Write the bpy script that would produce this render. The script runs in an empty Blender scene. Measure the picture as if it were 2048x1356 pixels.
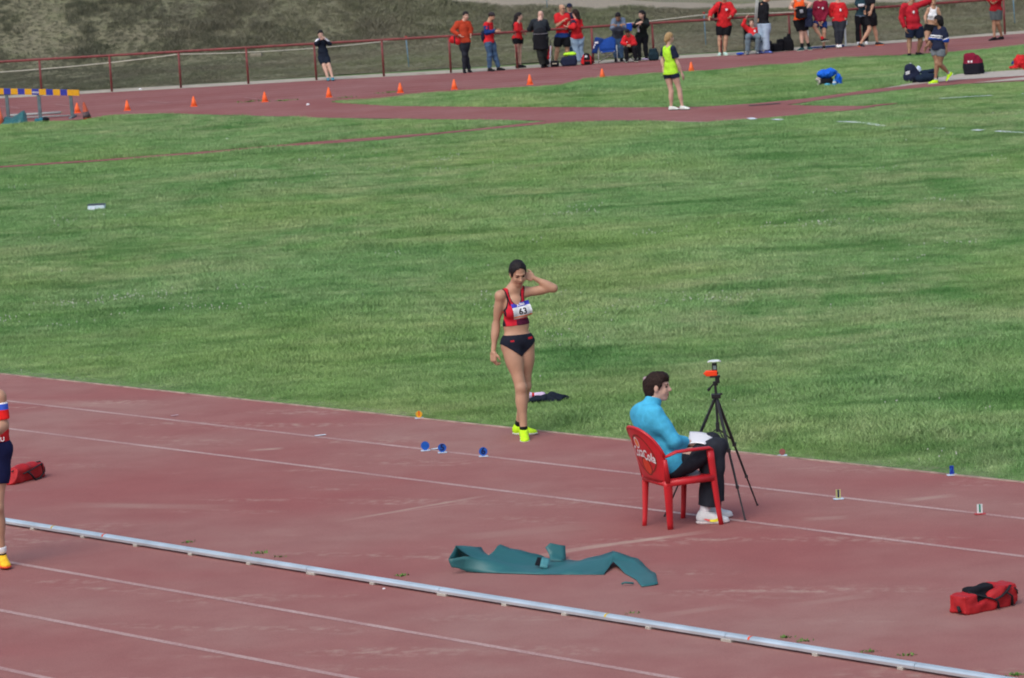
import bpy, math, random
import numpy as np
from mathutils import Vector
random.seed(7); RNG = np.random.default_rng(7)
SC = bpy.context.scene; COL = SC.collection
R = math.radians

# ------------------------------------------------------------------ camera
FPX, PITCH, ROLL, CH = 7274.05, 0.124621, -0.061209, 5.32086
FW = np.array([0, math.cos(PITCH), -math.sin(PITCH)]); UP0 = np.array([0, math.sin(PITCH), math.cos(PITCH)])
RT = math.cos(ROLL)*np.array([1., 0, 0]) + math.sin(ROLL)*UP0
UPV = -math.sin(ROLL)*np.array([1., 0, 0]) + math.cos(ROLL)*UP0
CAM = np.array([0, 0, CH])
cd = bpy.data.cameras.new('camera'); cam = bpy.data.objects.new('camera', cd); COL.objects.link(cam)
from mathutils import Matrix
M = Matrix.Identity(4)
for i in range(3):
    M[i][0] = RT[i]; M[i][1] = UPV[i]; M[i][2] = -FW[i]; M[i][3] = CAM[i]
cam.matrix_world = M
cd.sensor_width = 36; cd.lens = FPX/2048*36; cd.clip_start = 1; cd.clip_end = 2000
cd.dof.use_dof = True; cd.dof.focus_distance = 33.0; cd.dof.aperture_fstop = 9.0
SC.camera = cam
# ------------------------------------------------------------------ light: flat overcast daylight
w = bpy.data.worlds.new('World'); SC.world = w; w.use_nodes = True
nt = w.node_tree; nt.nodes.clear()
sky = nt.nodes.new('ShaderNodeTexSky'); sky.sky_type = 'NISHITA'; sky.sun_disc = False
SUN_EL, SUN_AZ = R(52), R(-150)
sky.sun_elevation = SUN_EL; sky.sun_rotation = SUN_AZ; sky.dust_density = 4.0; sky.air_density = 1.0; sky.ozone_density = 1.0
bg = nt.nodes.new('ShaderNodeBackground'); bg.inputs['Strength'].default_value = 0.125
wo = nt.nodes.new('ShaderNodeOutputWorld')
nt.links.new(sky.outputs[0], bg.inputs[0]); nt.links.new(bg.outputs[0], wo.inputs[0])
sd = bpy.data.lights.new('sun', 'SUN'); sun = bpy.data.objects.new('sun', sd); COL.objects.link(sun)
sd.energy = 0.55; sd.angle = R(50); sd.color = (1, 0.95, 0.88)
dv = Vector((math.sin(SUN_AZ)*math.cos(SUN_EL), math.cos(SUN_AZ)*math.cos(SUN_EL), math.sin(SUN_EL)))
sun.rotation_euler = dv.to_track_quat('Z', 'Y').to_euler()
SC.view_settings.view_transform = 'Standard'; SC.view_settings.look = 'None'
SC.view_settings.exposure = 0.52; SC.view_settings.gamma = 1.0
SC.cycles.filter_width = 1.9
SC.cycles.max_bounces = 6; SC.cycles.diffuse_bounces = 3; SC.cycles.transparent_max_bounces = 4

# ------------------------------------------------------------------ pixel helpers (photo pixels, 2048 wide)
def ray(x, y): return (x-1024)/FPX*RT - (y-678)/FPX*UPV + FW
def G(x, y, z=0.0):
    d = ray(x, y); return CAM + (z-CH)/d[2]*d
def W(x, y, Y):
    d = ray(x, y); return CAM + Y/d[1]*d
def Wz(x, z, Y):
    lo, hi = -800., 2400.
    for _ in range(40):
        m = (lo+hi)/2
        if W(x, m, Y)[2] > z: lo = m
        else: hi = m
    return W(x, m, Y)
def PX(P):
    d = np.asarray(P) - CAM; zz = d@FW
    return 1024+FPX*(d@RT)/zz, 678-FPX*(d@UPV)/zz
def nrm(v): v = np.asarray(v, float); return v/(np.linalg.norm(v)+1e-12)

# ------------------------------------------------------------------ materials
MATS = {}
def lin(c):
    return tuple((x/255/12.92 if x/255 <= .04045 else ((x/255+.055)/1.055)**2.4) for x in c)
def mat(name, col, rough=.8, var=.12, scale=30., bump=0., metal=0., spec=.3, col2=None, sheen=0., bscale=None):
    if name in MATS: return MATS[name]
    m = bpy.data.materials.new(name); m.use_nodes = True; n = m.node_tree; b = n.nodes['Principled BSDF']
    b.inputs['Roughness'].default_value = rough; b.inputs['Metallic'].default_value = metal
    b.inputs['Specular IOR Level'].default_value = spec; b.inputs['Sheen Weight'].default_value = sheen
    g = n.nodes.new('ShaderNodeNewGeometry'); ns = n.nodes.new('ShaderNodeTexNoise'); ns.inputs['Scale'].default_value = scale
    ns.inputs['Detail'].default_value = 5; n.links.new(g.outputs['Position'], ns.inputs['Vector'])
    rp = n.nodes.new('ShaderNodeValToRGB'); n.links.new(ns.outputs['Fac'], rp.inputs[0])
    c2 = col2 if col2 else tuple(min(1, c*(1+var)+.0) for c in col)
    c1 = tuple(c*(1-var) for c in col)
    rp.color_ramp.elements[0].position = .3; rp.color_ramp.elements[1].position = .7
    rp.color_ramp.elements[0].color = (*c1, 1); rp.color_ramp.elements[1].color = (*c2, 1)
    n.links.new(rp.outputs[0], b.inputs['Base Color'])
    if bump:
        n2 = n.nodes.new('ShaderNodeTexNoise'); n2.inputs['Scale'].default_value = bscale or scale*2; n2.inputs['Detail'].default_value = 4
        n.links.new(g.outputs['Position'], n2.inputs['Vector'])
        bp = n.nodes.new('ShaderNodeBump'); bp.inputs['Strength'].default_value = bump; bp.inputs['Distance'].default_value = .01
        n.links.new(n2.outputs['Fac'], bp.inputs['Height']); n.links.new(bp.outputs[0], b.inputs['Normal'])
    MATS[name] = m; return m

def noise_chain(n, specs, links_from):
    """specs: list of (scale vector, noise scale, detail, lo, hi) -> list of 0..1 outputs"""
    outs = []
    for sv, sc, det, lo, hi in specs:
        mp = n.nodes.new('ShaderNodeMapping'); mp.inputs['Scale'].default_value = sv
        mp.inputs['Location'].default_value = (random.uniform(0, 50), random.uniform(0, 50), 0)
        n.links.new(links_from, mp.inputs['Vector'])
        t = n.nodes.new('ShaderNodeTexNoise'); t.inputs['Scale'].default_value = sc; t.inputs['Detail'].default_value = det
        n.links.new(mp.outputs[0], t.inputs['Vector'])
        mr = n.nodes.new('ShaderNodeMapRange'); mr.inputs['From Min'].default_value = lo; mr.inputs['From Max'].default_value = hi
        n.links.new(t.outputs['Fac'], mr.inputs['Value']); outs.append(mr.outputs[0])
    return outs
def mix(n, fac, a, b, mode='MIX'):
    m = n.nodes.new('ShaderNodeMix'); m.data_type = 'RGBA'; m.blend_type = mode
    if isinstance(fac, (int, float)): m.inputs[0].default_value = fac
    else: n.links.new(fac, m.inputs[0])
    for s, k in ((a, 6), (b, 7)):
        if isinstance(s, tuple): m.inputs[k].default_value = (*s, 1)
        else: n.links.new(s, m.inputs[k])
    return m.outputs[2]
def mathn(n, op, a, b=0.):
    m = n.nodes.new('ShaderNodeMath'); m.operation = op
    for i, s in enumerate((a, b)):
        if isinstance(s, (int, float)): m.inputs[i].default_value = s
        else: n.links.new(s, m.inputs[i])
    return m.outputs[0]
def newmat(name, rough=.9, spec=.2):
    m = bpy.data.materials.new(name); m.use_nodes = True; n = m.node_tree; b = n.nodes['Principled BSDF']
    b.inputs['Roughness'].default_value = rough; b.inputs['Specular IOR Level'].default_value = spec
    g = n.nodes.new('ShaderNodeNewGeometry'); MATS[name] = m
    return m, n, b, g

# track surface: worn pinkish red rubber, dusty scuffs
TH = .72306; NV = np.array([math.cos(TH), math.sin(TH)]); TV = np.array([math.sin(TH), -math.cos(TH)])
def track_material(name, red, pale, dust, amount=1., segs=()):
    m, n, b, g = newmat(name, .95, .06)
    rot = n.nodes.new('ShaderNodeMapping'); rot.inputs['Rotation'].default_value = (0, 0, -R(-20))
    n.links.new(g.outputs['Position'], rot.inputs['Vector'])
    P = g.outputs['Position']
    a, c, d, e, f2 = noise_chain(n, [((1, 1, 1), .35, 4, .35, .68), ((1, 1, 1), 2.2, 5, .35, .7), ((1, 1, 1), 180, 2, .25, .75),
                                 ((.35, 1.6, 1), 1.1, 6, .56, .74), ((1, 1, 1), 9, 6, .45, .8)], rot.outputs[0])
    col = mix(n, a, red, pale)
    col = mix(n, mathn(n, 'MULTIPLY', c, .4), col, tuple(x*.82 for x in red))
    col = mix(n, mathn(n, 'MULTIPLY', mathn(n, 'MULTIPLY', e, f2), amount), col, dust)
    for (p, q, wd, st) in segs:      # scuffs left where things were dragged
        v = n.nodes.new('ShaderNodeVectorMath'); v.operation = 'SUBTRACT'; n.links.new(P, v.inputs[0]); v.inputs[1].default_value = (p[0], p[1], 0)
        dd = nrm(q-p); L = np.linalg.norm(q-p)
        dt = n.nodes.new('ShaderNodeVectorMath'); dt.operation = 'DOT_PRODUCT'; n.links.new(v.outputs[0], dt.inputs[0]); dt.inputs[1].default_value = (dd[0], dd[1], 0)
        dn = n.nodes.new('ShaderNodeVectorMath'); dn.operation = 'DOT_PRODUCT'; n.links.new(v.outputs[0], dn.inputs[0]); dn.inputs[1].default_value = (-dd[1], dd[0], 0)
        u = mathn(n, 'ABSOLUTE', mathn(n, 'SUBTRACT', mathn(n, 'DIVIDE', dt.outputs['Value'], L/2), 1.))
        r2 = mathn(n, 'ABSOLUTE', mathn(n, 'DIVIDE', dn.outputs['Value'], wd))
        mm = mathn(n, 'MAXIMUM', u, r2)
        mr = n.nodes.new('ShaderNodeMapRange'); mr.inputs['From Min'].default_value = 1.; mr.inputs['From Max'].default_value = .3
        n.links.new(mm, mr.inputs['Value'])
        fc = mathn(n, 'MULTIPLY', mathn(n, 'MULTIPLY', mr.outputs[0], st), mathn(n, 'ADD', mathn(n, 'MULTIPLY', c, .7), .3))
        col = mix(n, fc, col, dust)
    sp = mix(n, d, tuple([.72]*3), tuple([1.25]*3)); col = mix(n, .8, col, sp, 'MULTIPLY')
    n.links.new(col, b.inputs['Base Color'])
    bp = n.nodes.new('ShaderNodeBump'); bp.inputs['Strength'].default_value = .35; bp.inputs['Distance'].default_value = .004
    n.links.new(d, bp.inputs['Height']); n.links.new(bp.outputs[0], b.inputs['Normal'])
    return m
def leftfac(n, P):
    # the dry grass colour gets darker towards the far left of the bank
    sx = n.nodes.new('ShaderNodeSeparateXYZ'); n.links.new(P, sx.inputs[0])
    mr = n.nodes.new('ShaderNodeMapRange'); mr.inputs[1].default_value = -3.; mr.inputs[2].default_value = -13.; n.links.new(sx.outputs[0], mr.inputs[0]); return mr.outputs[0]
def grass_material(name, dry=0., dark=1.):
    m, n, b, g = newmat(name, .85, .03)
    P = g.outputs['Position']
    a, c, d, e, f2, k = noise_chain(n, [((.45, .3, .3), .55, 4, .38, .66), ((.8, .5, .5), 1.5, 4, .36, .68), ((1, 1, 1), 24, 3, .3, .7),
                                  ((.5, .35, .3), .28, 3, .42, .66), ((1, .8, 1), 4., 5, .38, .66), ((1, 1, 1), 75, 2, .3, .7)], P)
    if dry == 0:
        g1, g2 = noise_chain(n, [((.30, .85, .3), .85, 4, .54, .68), ((.35, .8, .3), .5, 4, .52, .70)], P)
        col = mix(n, a, (.105, .290, .072), (.215, .405, .145))
        col = mix(n, mathn(n, 'MULTIPLY', c, .55), col, (.32, .465, .21))
        col = mix(n, mathn(n, 'MULTIPLY', mathn(n, 'MULTIPLY', e, c), .75), col, (.47, .50, .28))
        col = mix(n, mathn(n, 'MULTIPLY', f2, .5), col, (.070, .255, .050))
        col = mix(n, mathn(n, 'MULTIPLY', d, .32), col, (.46, .57, .36))
        col = mix(n, mathn(n, 'MULTIPLY', g2, .45), col, (.42, .46, .25))
        col = mix(n, mathn(n, 'MULTIPLY', g1, .55), col, (.048, .190, .042))
        h1, h2 = noise_chain(n, [((.45, .9, .3), 3.2, 5, .33, .67), ((.5, .35, .3), .33, 3, .45, .66)], P)
        col = mix(n, mathn(n, 'MULTIPLY', h2, .32), col, (.36, .48, .15))
        col = mix(n, .85, col, mix(n, h1, (.66, .72, .68), (1.16, 1.14, 1.14)), 'MULTIPLY')
        if dark < 1: col = mix(n, 1., col, (dark, dark*.9, dark), 'MULTIPLY')
    else:
        col = mix(n, a, (.115, .125, .080), (.170, .175, .110))
        col = mix(n, mathn(n, 'MULTIPLY', c, .65), col, (.25, .235, .170))
        col = mix(n, mathn(n, 'MULTIPLY', e, .65), col, (.155, .225, .095))
        col = mix(n, mathn(n, 'MULTIPLY', f2, .6), col, (.10, .105, .085))
        col = mix(n, mathn(n, 'MULTIPLY', d, .4), col, (.34, .31, .235))
        col = mix(n, leftfac(n, P), col, mix(n, .55, col, (.075, .085, .065)))
    oi = n.nodes.new('ShaderNodeObjectInfo')
    rr = mix(n, oi.outputs['Random'], (.72, .74, .72), (1.28, 1.25, 1.3)); col = mix(n, 1., col, rr, 'MULTIPLY')
    sp = mix(n, k, (.7, .7, .7), (1.3, 1.3, 1.3)); col = mix(n, .6, col, sp, 'MULTIPLY')
    n.links.new(col, b.inputs['Base Color'])
    return m

# ------------------------------------------------------------------ objects
OFF = {}
def setp(o, label=None, cat=None, group=None, kind=None):
    if label: o['label'] = label
    if cat: o['category'] = cat
    if group: o['group'] = group
    if kind: o['kind'] = kind
    return o
def root(name, loc, label, cat, group=None):
    o = bpy.data.objects.new(name, None); COL.objects.link(o); o.location = tuple(float(v) for v in loc); o.empty_display_size = .2
    OFF[o.name] = np.array(loc, float); return setp(o, label, cat, group)
def mk(name, V, F, m, parent=None, idx=None, smooth=True, loc=None):
    """V Nx3 world coords; F list/array of faces; m material or list"""
    V = np.asarray(V, float); off = np.zeros(3)
    if parent is not None: off = OFF[parent.name]
    elif loc is not None: off = np.asarray(loc, float)
    me = bpy.data.meshes.new(name)
    if isinstance(F, np.ndarray):
        k = F.shape[1]; nf = len(F)
        me.vertices.add(len(V)); me.vertices.foreach_set('co', (V-off).astype(np.float32).ravel())
        me.loops.add(nf*k); me.loops.foreach_set('vertex_index', F.astype(np.int32).ravel())
        me.polygons.add(nf); me.polygons.foreach_set('loop_start', np.arange(0, nf*k, k, dtype=np.int32))
        me.polygons.foreach_set('loop_total', np.full(nf, k, np.int32)); me.update(calc_edges=True)
    else:
        me.from_pydata([tuple(v) for v in (V-off)], [], [tuple(f) for f in F])
    ms = m if isinstance(m, (list, tuple)) else [m]
    for q in ms: me.materials.append(q)
    if idx is not None: me.polygons.foreach_set('material_index', np.asarray(idx, np.int32))
    me.polygons.foreach_set('use_smooth', np.full(len(me.polygons), smooth, bool)); me.validate(); me.update()
    o = bpy.data.objects.new(name, me); COL.objects.link(o); OFF[o.name] = off
    if parent is not None: o.parent = parent
    elif loc is not None: o.location = tuple(float(v) for v in off)
    return o
class MB:
    def __init__(s): s.V = []; s.F = []; s.I = []
    def add(s, V, F, i=0):
        b = len(s.V); s.V += [tuple(v) for v in V]; s.F += [tuple(q+b for q in f) for f in F]; s.I += [i]*len(F); return s
    def box(s, c, size, ax=None, i=0, taper=1.):
        ax = np.eye(3) if ax is None else np.asarray(ax); c = np.asarray(c, float); h = np.array(size)/2
        V = []
        for z in (-1, 1):
            t = taper if z > 0 else 1.
            for x, y in ((-1, -1), (1, -1), (1, 1), (-1, 1)): V.append(c+ax[0]*x*h[0]*t+ax[1]*y*h[1]*t+ax[2]*z*h[2])
        return s.add(V, [(3, 2, 1, 0), (4, 5, 6, 7), (0, 1, 5, 4), (1, 2, 6, 5), (2, 3, 7, 6), (3, 0, 4, 7)], i)
    def tube(s, pts, r, n=10, i=0, flat=1., closed=True, up=(0, 0, 1)):
        pts = [np.asarray(p, float) for p in pts]; rs = r if isinstance(r, (list, tuple, np.ndarray)) else [r]*len(pts)
        V = []; F = []
        for j, p in enumerate(pts):
            d = nrm(pts[min(j+1, len(pts)-1)]-pts[max(j-1, 0)])
            u = np.asarray(up, float)
            if abs(d@u) > .95: u = np.array([0, 1., 0])
            a = nrm(np.cross(u, d)); b = np.cross(d, a)
            for q in range(n):
                t = 2*math.pi*q/n; V.append(p+rs[j]*(a*math.cos(t)+b*math.sin(t)*flat))
        for j in range(len(pts)-1):
            for q in range(n):
                q2 = (q+1) % n; F.append((j*n+q, j*n+q2, (j+1)*n+q2, (j+1)*n+q))
        if closed: F.append(tuple(range(n-1, -1, -1))); F.append(tuple((len(pts)-1)*n+q for q in range(n)))
        return s.add(V, F, i)
    def build(s, name, m, parent=None, smooth=False, loc=None, bevel=0):
        o = mk(name, s.V, s.F, m, parent, s.I, smooth, loc)
        if bevel:
            b = o.modifiers.new('b', 'BEVEL'); b.width = bevel; b.segments = 2; b.limit_method = 'ANGLE'
        return o

# ------------------------------------------------------------------ signed-distance bodies
def wav(P, seed, wl, amp):
    r = np.random.default_rng(seed); out = np.zeros(P[0].shape, np.float32)
    for q in range(5):
        k = nrm(r.normal(size=3)*np.array([1, 1, .8]))*2*math.pi/(wl*r.uniform(.6, 1.5)); ph = r.uniform(0, 6.28)
        out += np.sin(P[0]*k[0]+P[1]*k[1]+P[2]*k[2]+ph+1.5*np.sin(P[2]*k[0]*.7+ph)).astype(np.float32)
    return out*amp/2.5
class S:
    def __init__(s): s.p = []
    def cone(s, a, b, ra, rb, k=.03, sq=None, cut=None, neg=False):
        s.p.append(('c', np.array(a, float), np.array(b, float), ra, rb, k, sq, cut, neg)); return s
    def ell(s, c, rad, ax=None, k=.03, cut=None, neg=False):
        s.p.append(('e', np.array(c, float), np.array(rad, float), np.eye(3) if ax is None else np.array(ax), 0, k, None, cut, neg)); return s
    def box(s, c, half, ax=None, r=.02, k=.02, cut=None, neg=False):
        s.p.append(('b', np.array(c, float), np.array(half, float), np.eye(3) if ax is None else np.array(ax), r, k, None, cut, neg)); return s
    def bb(s, q):
        if q[0] == 'c':
            m = 1. if q[6] is None else max(1., 1/q[6][1])
            return np.minimum(q[1]-q[3]*m, q[2]-q[4]*m), np.maximum(q[1]+q[3]*m, q[2]+q[4]*m)
        if q[0] == 'e': e = (np.abs(q[3])*q[2][:, None]).sum(0); return q[1]-e, q[1]+e
        e = (np.abs(q[3])*(q[2]+q[4])[:, None]).sum(0); return q[1]-e, q[1]+e
    def dist(s, q, P):
        t, k = q[0], q[5]
        if t == 'c':
            a, b, ra, rb, sq = q[1], q[2], q[3], q[4], q[6]
            X = [P[i]-a[i] for i in range(3)]; d = b-a
            if sq is not None:
                n, m = sq; n = nrm(n); dt = (X[0]*n[0]+X[1]*n[1]+X[2]*n[2])*(m-1); X = [X[i]+dt*n[i] for i in range(3)]
                d = d+(d@n)*(m-1)*n
            L2 = d@d+1e-9
            h = np.clip((X[0]*d[0]+X[1]*d[1]+X[2]*d[2])/L2, 0, 1)
            D = np.sqrt((X[0]-d[0]*h)**2+(X[1]-d[1]*h)**2+(X[2]-d[2]*h)**2)-(ra+(rb-ra)*h)
        elif t == 'e':
            c, r, A = q[1], q[2], q[3]; X = [P[i]-c[i] for i in range(3)]
            U = [(X[0]*A[i][0]+X[1]*A[i][1]+X[2]*A[i][2])/r[i] for i in range(3)]
            k0 = np.sqrt(U[0]**2+U[1]**2+U[2]**2)+1e-6; k1 = np.sqrt((U[0]/r[0])**2+(U[1]/r[1])**2+(U[2]/r[2])**2)+1e-6
            D = k0*(k0-1)/k1
        else:
            c, r, A, rr = q[1], q[2], q[3], q[4]; X = [P[i]-c[i] for i in range(3)]
            U = [np.abs(X[0]*A[i][0]+X[1]*A[i][1]+X[2]*A[i][2])-r[i] for i in range(3)]
            D = np.sqrt(sum(np.maximum(u, 0)**2 for u in U))+np.minimum(np.maximum(np.maximum(U[0], U[1]), U[2]), 0)-rr
        if q[7] is not None:
            for (cp, cn) in q[7]:
                cn = nrm(cn); D = np.maximum(D, (P[0]-cp[0])*cn[0]+(P[1]-cp[1])*cn[1]+(P[2]-cp[2])*cn[2])
        return D
    def mesh(s, h, cuts=(), noise=None, zmin=None):
        pos = [q for q in s.p if not q[8]]
        lo = np.min([s.bb(q)[0] for q in pos], 0)-4*h; hi = np.max([s.bb(q)[1] for q in pos], 0)+4*h
        n = np.ceil((hi-lo)/h).astype(int)+1
        F = np.full(n, .3, np.float32)
        axs = [lo[i]+h*np.arange(n[i]) for i in range(3)]
        for q in pos+[q for q in s.p if q[8]]:
            k = q[5]; a, b = s.bb(q); mg = k+3*h
            i0 = np.clip(np.floor((a-mg-lo)/h).astype(int), 0, n); i1 = np.clip(np.ceil((b+mg-lo)/h).astype(int)+1, 0, n)
            if (i1 <= i0).any(): continue
            P = np.meshgrid(*[axs[i][i0[i]:i1[i]] for i in range(3)], indexing='ij', sparse=True)
            P = [np.broadcast_to(x, tuple(i1-i0)).astype(np.float32) for x in P]
            D = s.dist(q, P).astype(np.float32); sl = tuple(slice(i0[i], i1[i]) for i in range(3)); A = F[sl]
            if q[8]:
                D = -D; hh = np.clip(.5-.5*(A-D)/k, 0, 1); F[sl] = A*(1-hh)+D*hh+k*hh*(1-hh)
            else:
                hh = np.clip(.5+.5*(A-D)/k, 0, 1); F[sl] = A*(1-hh)+D*hh-k*hh*(1-hh)
        if noise or len(cuts):
            P = np.meshgrid(*axs, indexing='ij', sparse=True)
            P = [np.broadcast_to(x, F.shape).astype(np.float32) for x in P]
            if noise: F = F+np.clip(wav(P, *noise), -2*noise[2], .4*noise[2])
            for (cp, cn) in cuts:
                cn = nrm(cn); F = np.maximum(F, ((P[0]-cp[0])*cn[0]+(P[1]-cp[1])*cn[1]+(P[2]-cp[2])*cn[2]).astype(np.float32))
        for a in range(3):
            F[tuple(slice(None) if i != a else 0 for i in range(3))] = .3; F[tuple(slice(None) if i != a else -1 for i in range(3))] = .3
        return surfnet(F, lo, h)
def surfnet(F, lo, h):
    Sg = F < 0; n = np.array(F.shape)
    cnt = np.zeros(n-1, np.int8)
    cs = [(a, b, c) for a in (0, 1) for b in (0, 1) for c in (0, 1)]
    for a, b, c in cs: cnt += Sg[a:n[0]-1+a, b:n[1]-1+b, c:n[2]-1+c]
    idx = np.argwhere((cnt > 0) & (cnt < 8))
    pos = np.zeros((len(idx), 3)); m = np.zeros(len(idx))
    for ca in cs:
        for ax in range(3):
            if ca[ax]: continue
            cb = list(ca); cb[ax] = 1
            ia = idx+ca; ib = idx+cb
            fa = F[ia[:, 0], ia[:, 1], ia[:, 2]]; fb = F[ib[:, 0], ib[:, 1], ib[:, 2]]
            cr = (fa < 0) != (fb < 0); t = np.where(cr, fa/np.where(cr, fa-fb, 1), 0)
            p = np.array(ca, float)[None]+t[:, None]*np.eye(3)[ax][None]; pos += p*cr[:, None]; m += cr
    V = lo+(idx+pos/np.maximum(m, 1)[:, None])*h
    mp = np.full(n-1, -1, np.int64); mp[idx[:, 0], idx[:, 1], idx[:, 2]] = np.arange(len(idx))
    Q = []
    for ax in range(3):
        u, v = (ax+1) % 3, (ax+2) % 3
        s0 = [slice(1, -1)]*3; s1 = [slice(1, -1)]*3; s0[ax] = slice(0, n[ax]-1); s1[ax] = slice(1, n[ax])
        A = Sg[tuple(s0)]; B = Sg[tuple(s1)]; e = np.argwhere(A != B)
        if not len(e): continue
        off = np.ones(3, int); off[ax] = 0; sgn = A[e[:, 0], e[:, 1], e[:, 2]]; e = e+off
        def cell(du, dv2):
            c = e.copy(); c[:, u] += du; c[:, v] += dv2; return mp[c[:, 0], c[:, 1], c[:, 2]]
        q = np.stack([cell(-1, -1), cell(0, -1), cell(0, 0), cell(-1, 0)], 1)
        q[~sgn] = q[~sgn][:, ::-1]; Q.append(q)
    Q = np.concatenate(Q); Q = Q[(Q >= 0).all(1)]
    return V, Q
def sobj(sdf, name, m, parent=None, h=.012, cuts=(), noise=None, paint=None, loc=None):
    V, Q = sdf.mesh(h, cuts, noise)
    idx = None
    if paint is not None: idx = paint(V[Q].mean(1))
    return mk(name, V, Q, m, parent, idx, True, loc)

# ================================================================== SETTING
GREEN = grass_material('lawn grass'); DRY = grass_material('dry grass', dry=1.)
def gp(x, y, z=0.): p = G(x, y); p[2] = z; return p
scuffs = [(gp(985, 990)[:2], gp(670, 1045)[:2], .045, .8), (gp(960, 1003)[:2], gp(720, 1035)[:2], .03, .5), (gp(1430, 1062)[:2], gp(1110, 1105)[:2], .08, .9), (gp(1240,1085)[:2], gp(1050,1118)[:2], .10, .5),
          (gp(480, 1016)[:2], gp(100, 1010)[:2], .16, .3), (gp(330, 815)[:2], gp(-60, 800)[:2], .22, .35), (gp(570, 897)[:2], gp(490, 902)[:2], .08, .8), (gp(1920, 990)[:2], gp(1800, 1003)[:2], .1, .7),
          (gp(1700,1035)[:2], gp(1600,1040)[:2], .1, .45), (gp(1750,1190)[:2], gp(1560,1215)[:2], .1, .3), (gp(1480,1210)[:2], gp(1300,1235)[:2], .1, .35), (gp(880, 1080)[:2], gp(1200, 1050)[:2], .2, .25)]
TRK = track_material('running track rubber', (.300, .116, .112), (.328, .188, .170), (.46, .37, .31), 1.2, scuffs)
TRK2 = track_material('far track rubber', (.262, .104, .100), (.300, .148, .142), (.38, .29, .25), .4)
LINE = mat('faded line paint', (.50, .36, .33), .8, .25, 14)
LINEF = mat('far lane paint', (.33, .18, .17), .8, .2, 5)
CONC = mat('pale concrete', (.42, .39, .34), .9, .15, 6, .2)
SAND = mat('sandy gravel', (.40, .37, .30), .95, .2, 3, .3)
TURF_SHADE = grass_material('shaded turf', dark=.62)  # lawn colour darkened to stand for the shade among the blades
# ground sheet
def sheet(name, pts, z, m, kind='structure', label=None, sub=0):
    V = [(p[0], p[1], z) for p in pts]
    o = mk(name, V, [tuple(range(len(V)))], m, smooth=False)
    return setp(o, label, None, None, kind)
xs = np.concatenate([[-400, -150, -60], np.linspace(-30, 30, 31), [60, 150, 400]]); ys = np.concatenate([[-30], np.linspace(0, 109, 40)])
V = []; F = []
for y in ys:
    for x in xs: V.append((x, y, 0))
nx = len(xs)
for j in range(len(ys)-1):
    for i in range(nx-1): F.append((j*nx+i, j*nx+i+1, (j+1)*nx+i+1, (j+1)*nx+i))
mk('ground', V, F, TURF_SHADE, smooth=False)['kind'] = 'structure'

cE, cA, cC, cD = 23.3675, 22.0763, 17.4654, 16.4256
def on(c, t): return c*NV+t*TV
def strip(c0, c1, t0=-40, t1=40): return [on(c0, t0), on(c0, t1), on(c1, t1), on(c1, t0)]
sheet('near_track', [on(cE-.01, -60), on(-8, -60), on(-8, 60), on(cE-.01, 60)], .004, TRK)
# edging slab between track and lawn
MB().box(np.append(on(cE, 0), .006), (90, .022, .022), [np.append(TV, 0), np.append(NV, 0), (0, 0, 1)]).build('track_edging', mat('edging concrete', (.34, .26, .22), .9, .4, 5), bevel=.004)['kind'] = 'structure'
lm = MB()
for c in (cA, cA-1.22, cD, cD-1.22, cD-2.44, cD-3.66, cD-4.88):
    a, b = on(c-.030, -45), on(c+.030, -45); e, f = on(c+.030, 45), on(c-.030, 45)
    lm.add([(*a, .0062), (*f, .0062), (*e, .0062), (*b, .0062)], [(0, 1, 2, 3)])
def line_mat(name, wear):
    m, n, b, g = newmat(name, .85, .2)
    a, c = noise_chain(n, [((1, 1, 1), 1.3, 5, .35, .65), ((1, 1, 1), 60, 4, .35, .62)], g.outputs['Position'])
    f = mathn(n, 'MULTIPLY', mathn(n, 'ADD', mathn(n, 'MULTIPLY', a, .5), mathn(n, 'MULTIPLY', c, .6)), wear)
    n.links.new(mix(n, f, (.50, .38, .36), (.32, .17, .165)), b.inputs['Base Color']); return m
lm.build('lane_lines', line_mat('worn lane paint', .95))['kind'] = 'structure'

# far track
outer = [(-700, 240), (0, 197), (344, 178), (620, 162), (932, 145), (1260, 123), (1480, 110), (1680, 94), (2048, 67), (2700, 22)]
inner = [(-700, 292), (0, 250), (180, 238), (388, 222), (530, 212), (677, 203), (751, 199.7), (825, 190.4), (974, 180), (1122, 170.7), (1170, 161), (1320, 148.7), (1480, 138), (1680, 121), (1860, 108), (2048, 93.4), (2700, 45)]
Og = [gp(*p) for p in outer]; Ig = [gp(*p) for p in inner]
sheet('far_track', Ig+Og[::-1], .004, TRK2)
Yout = np.interp
ox = [p[0] for p in Og]; oy = [p[1] for p in Og]; ix = [p[0] for p in Ig]; iy = [p[1] for p in Ig]
def OUT(X): return float(np.interp(X, ox, oy))
lm = MB(); inn = np.poly1d(np.polyfit(ix, iy, 2)); 
for q in range(0, 9):
    X = np.linspace(-22, 24, 40); Y = np.array([OUT(x) for x in X])-.25-q*1.12-.0
    for i in range(39): lm.add([(X[i], Y[i]-.03, .009), (X[i+1], Y[i+1]-.03, .009), (X[i+1], Y[i+1]+.03, .009), (X[i], Y[i]+.03, .009)], [(0, 1, 2, 3)])
for a, b in (((110, 209), (150, 214)), ((297, 203), (336, 207)), ((488, 196), (525, 200)), ((2, 213), (40, 217)), ((835,147),(850,148)), ((1183,137),(1200,139))):
    a = gp(*a); b = gp(*b); d = nrm(b-a); nn = np.array([-d[1], d[0], 0])*.04
    lm.add([a-nn+(0, 0, .013), b-nn+(0, 0, .013), b+nn+(0, 0, .013), a+nn+(0, 0, .013)], [(0, 1, 2, 3)])
lm.build('far_lane_lines', LINEF)['kind'] = 'structure'
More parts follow.
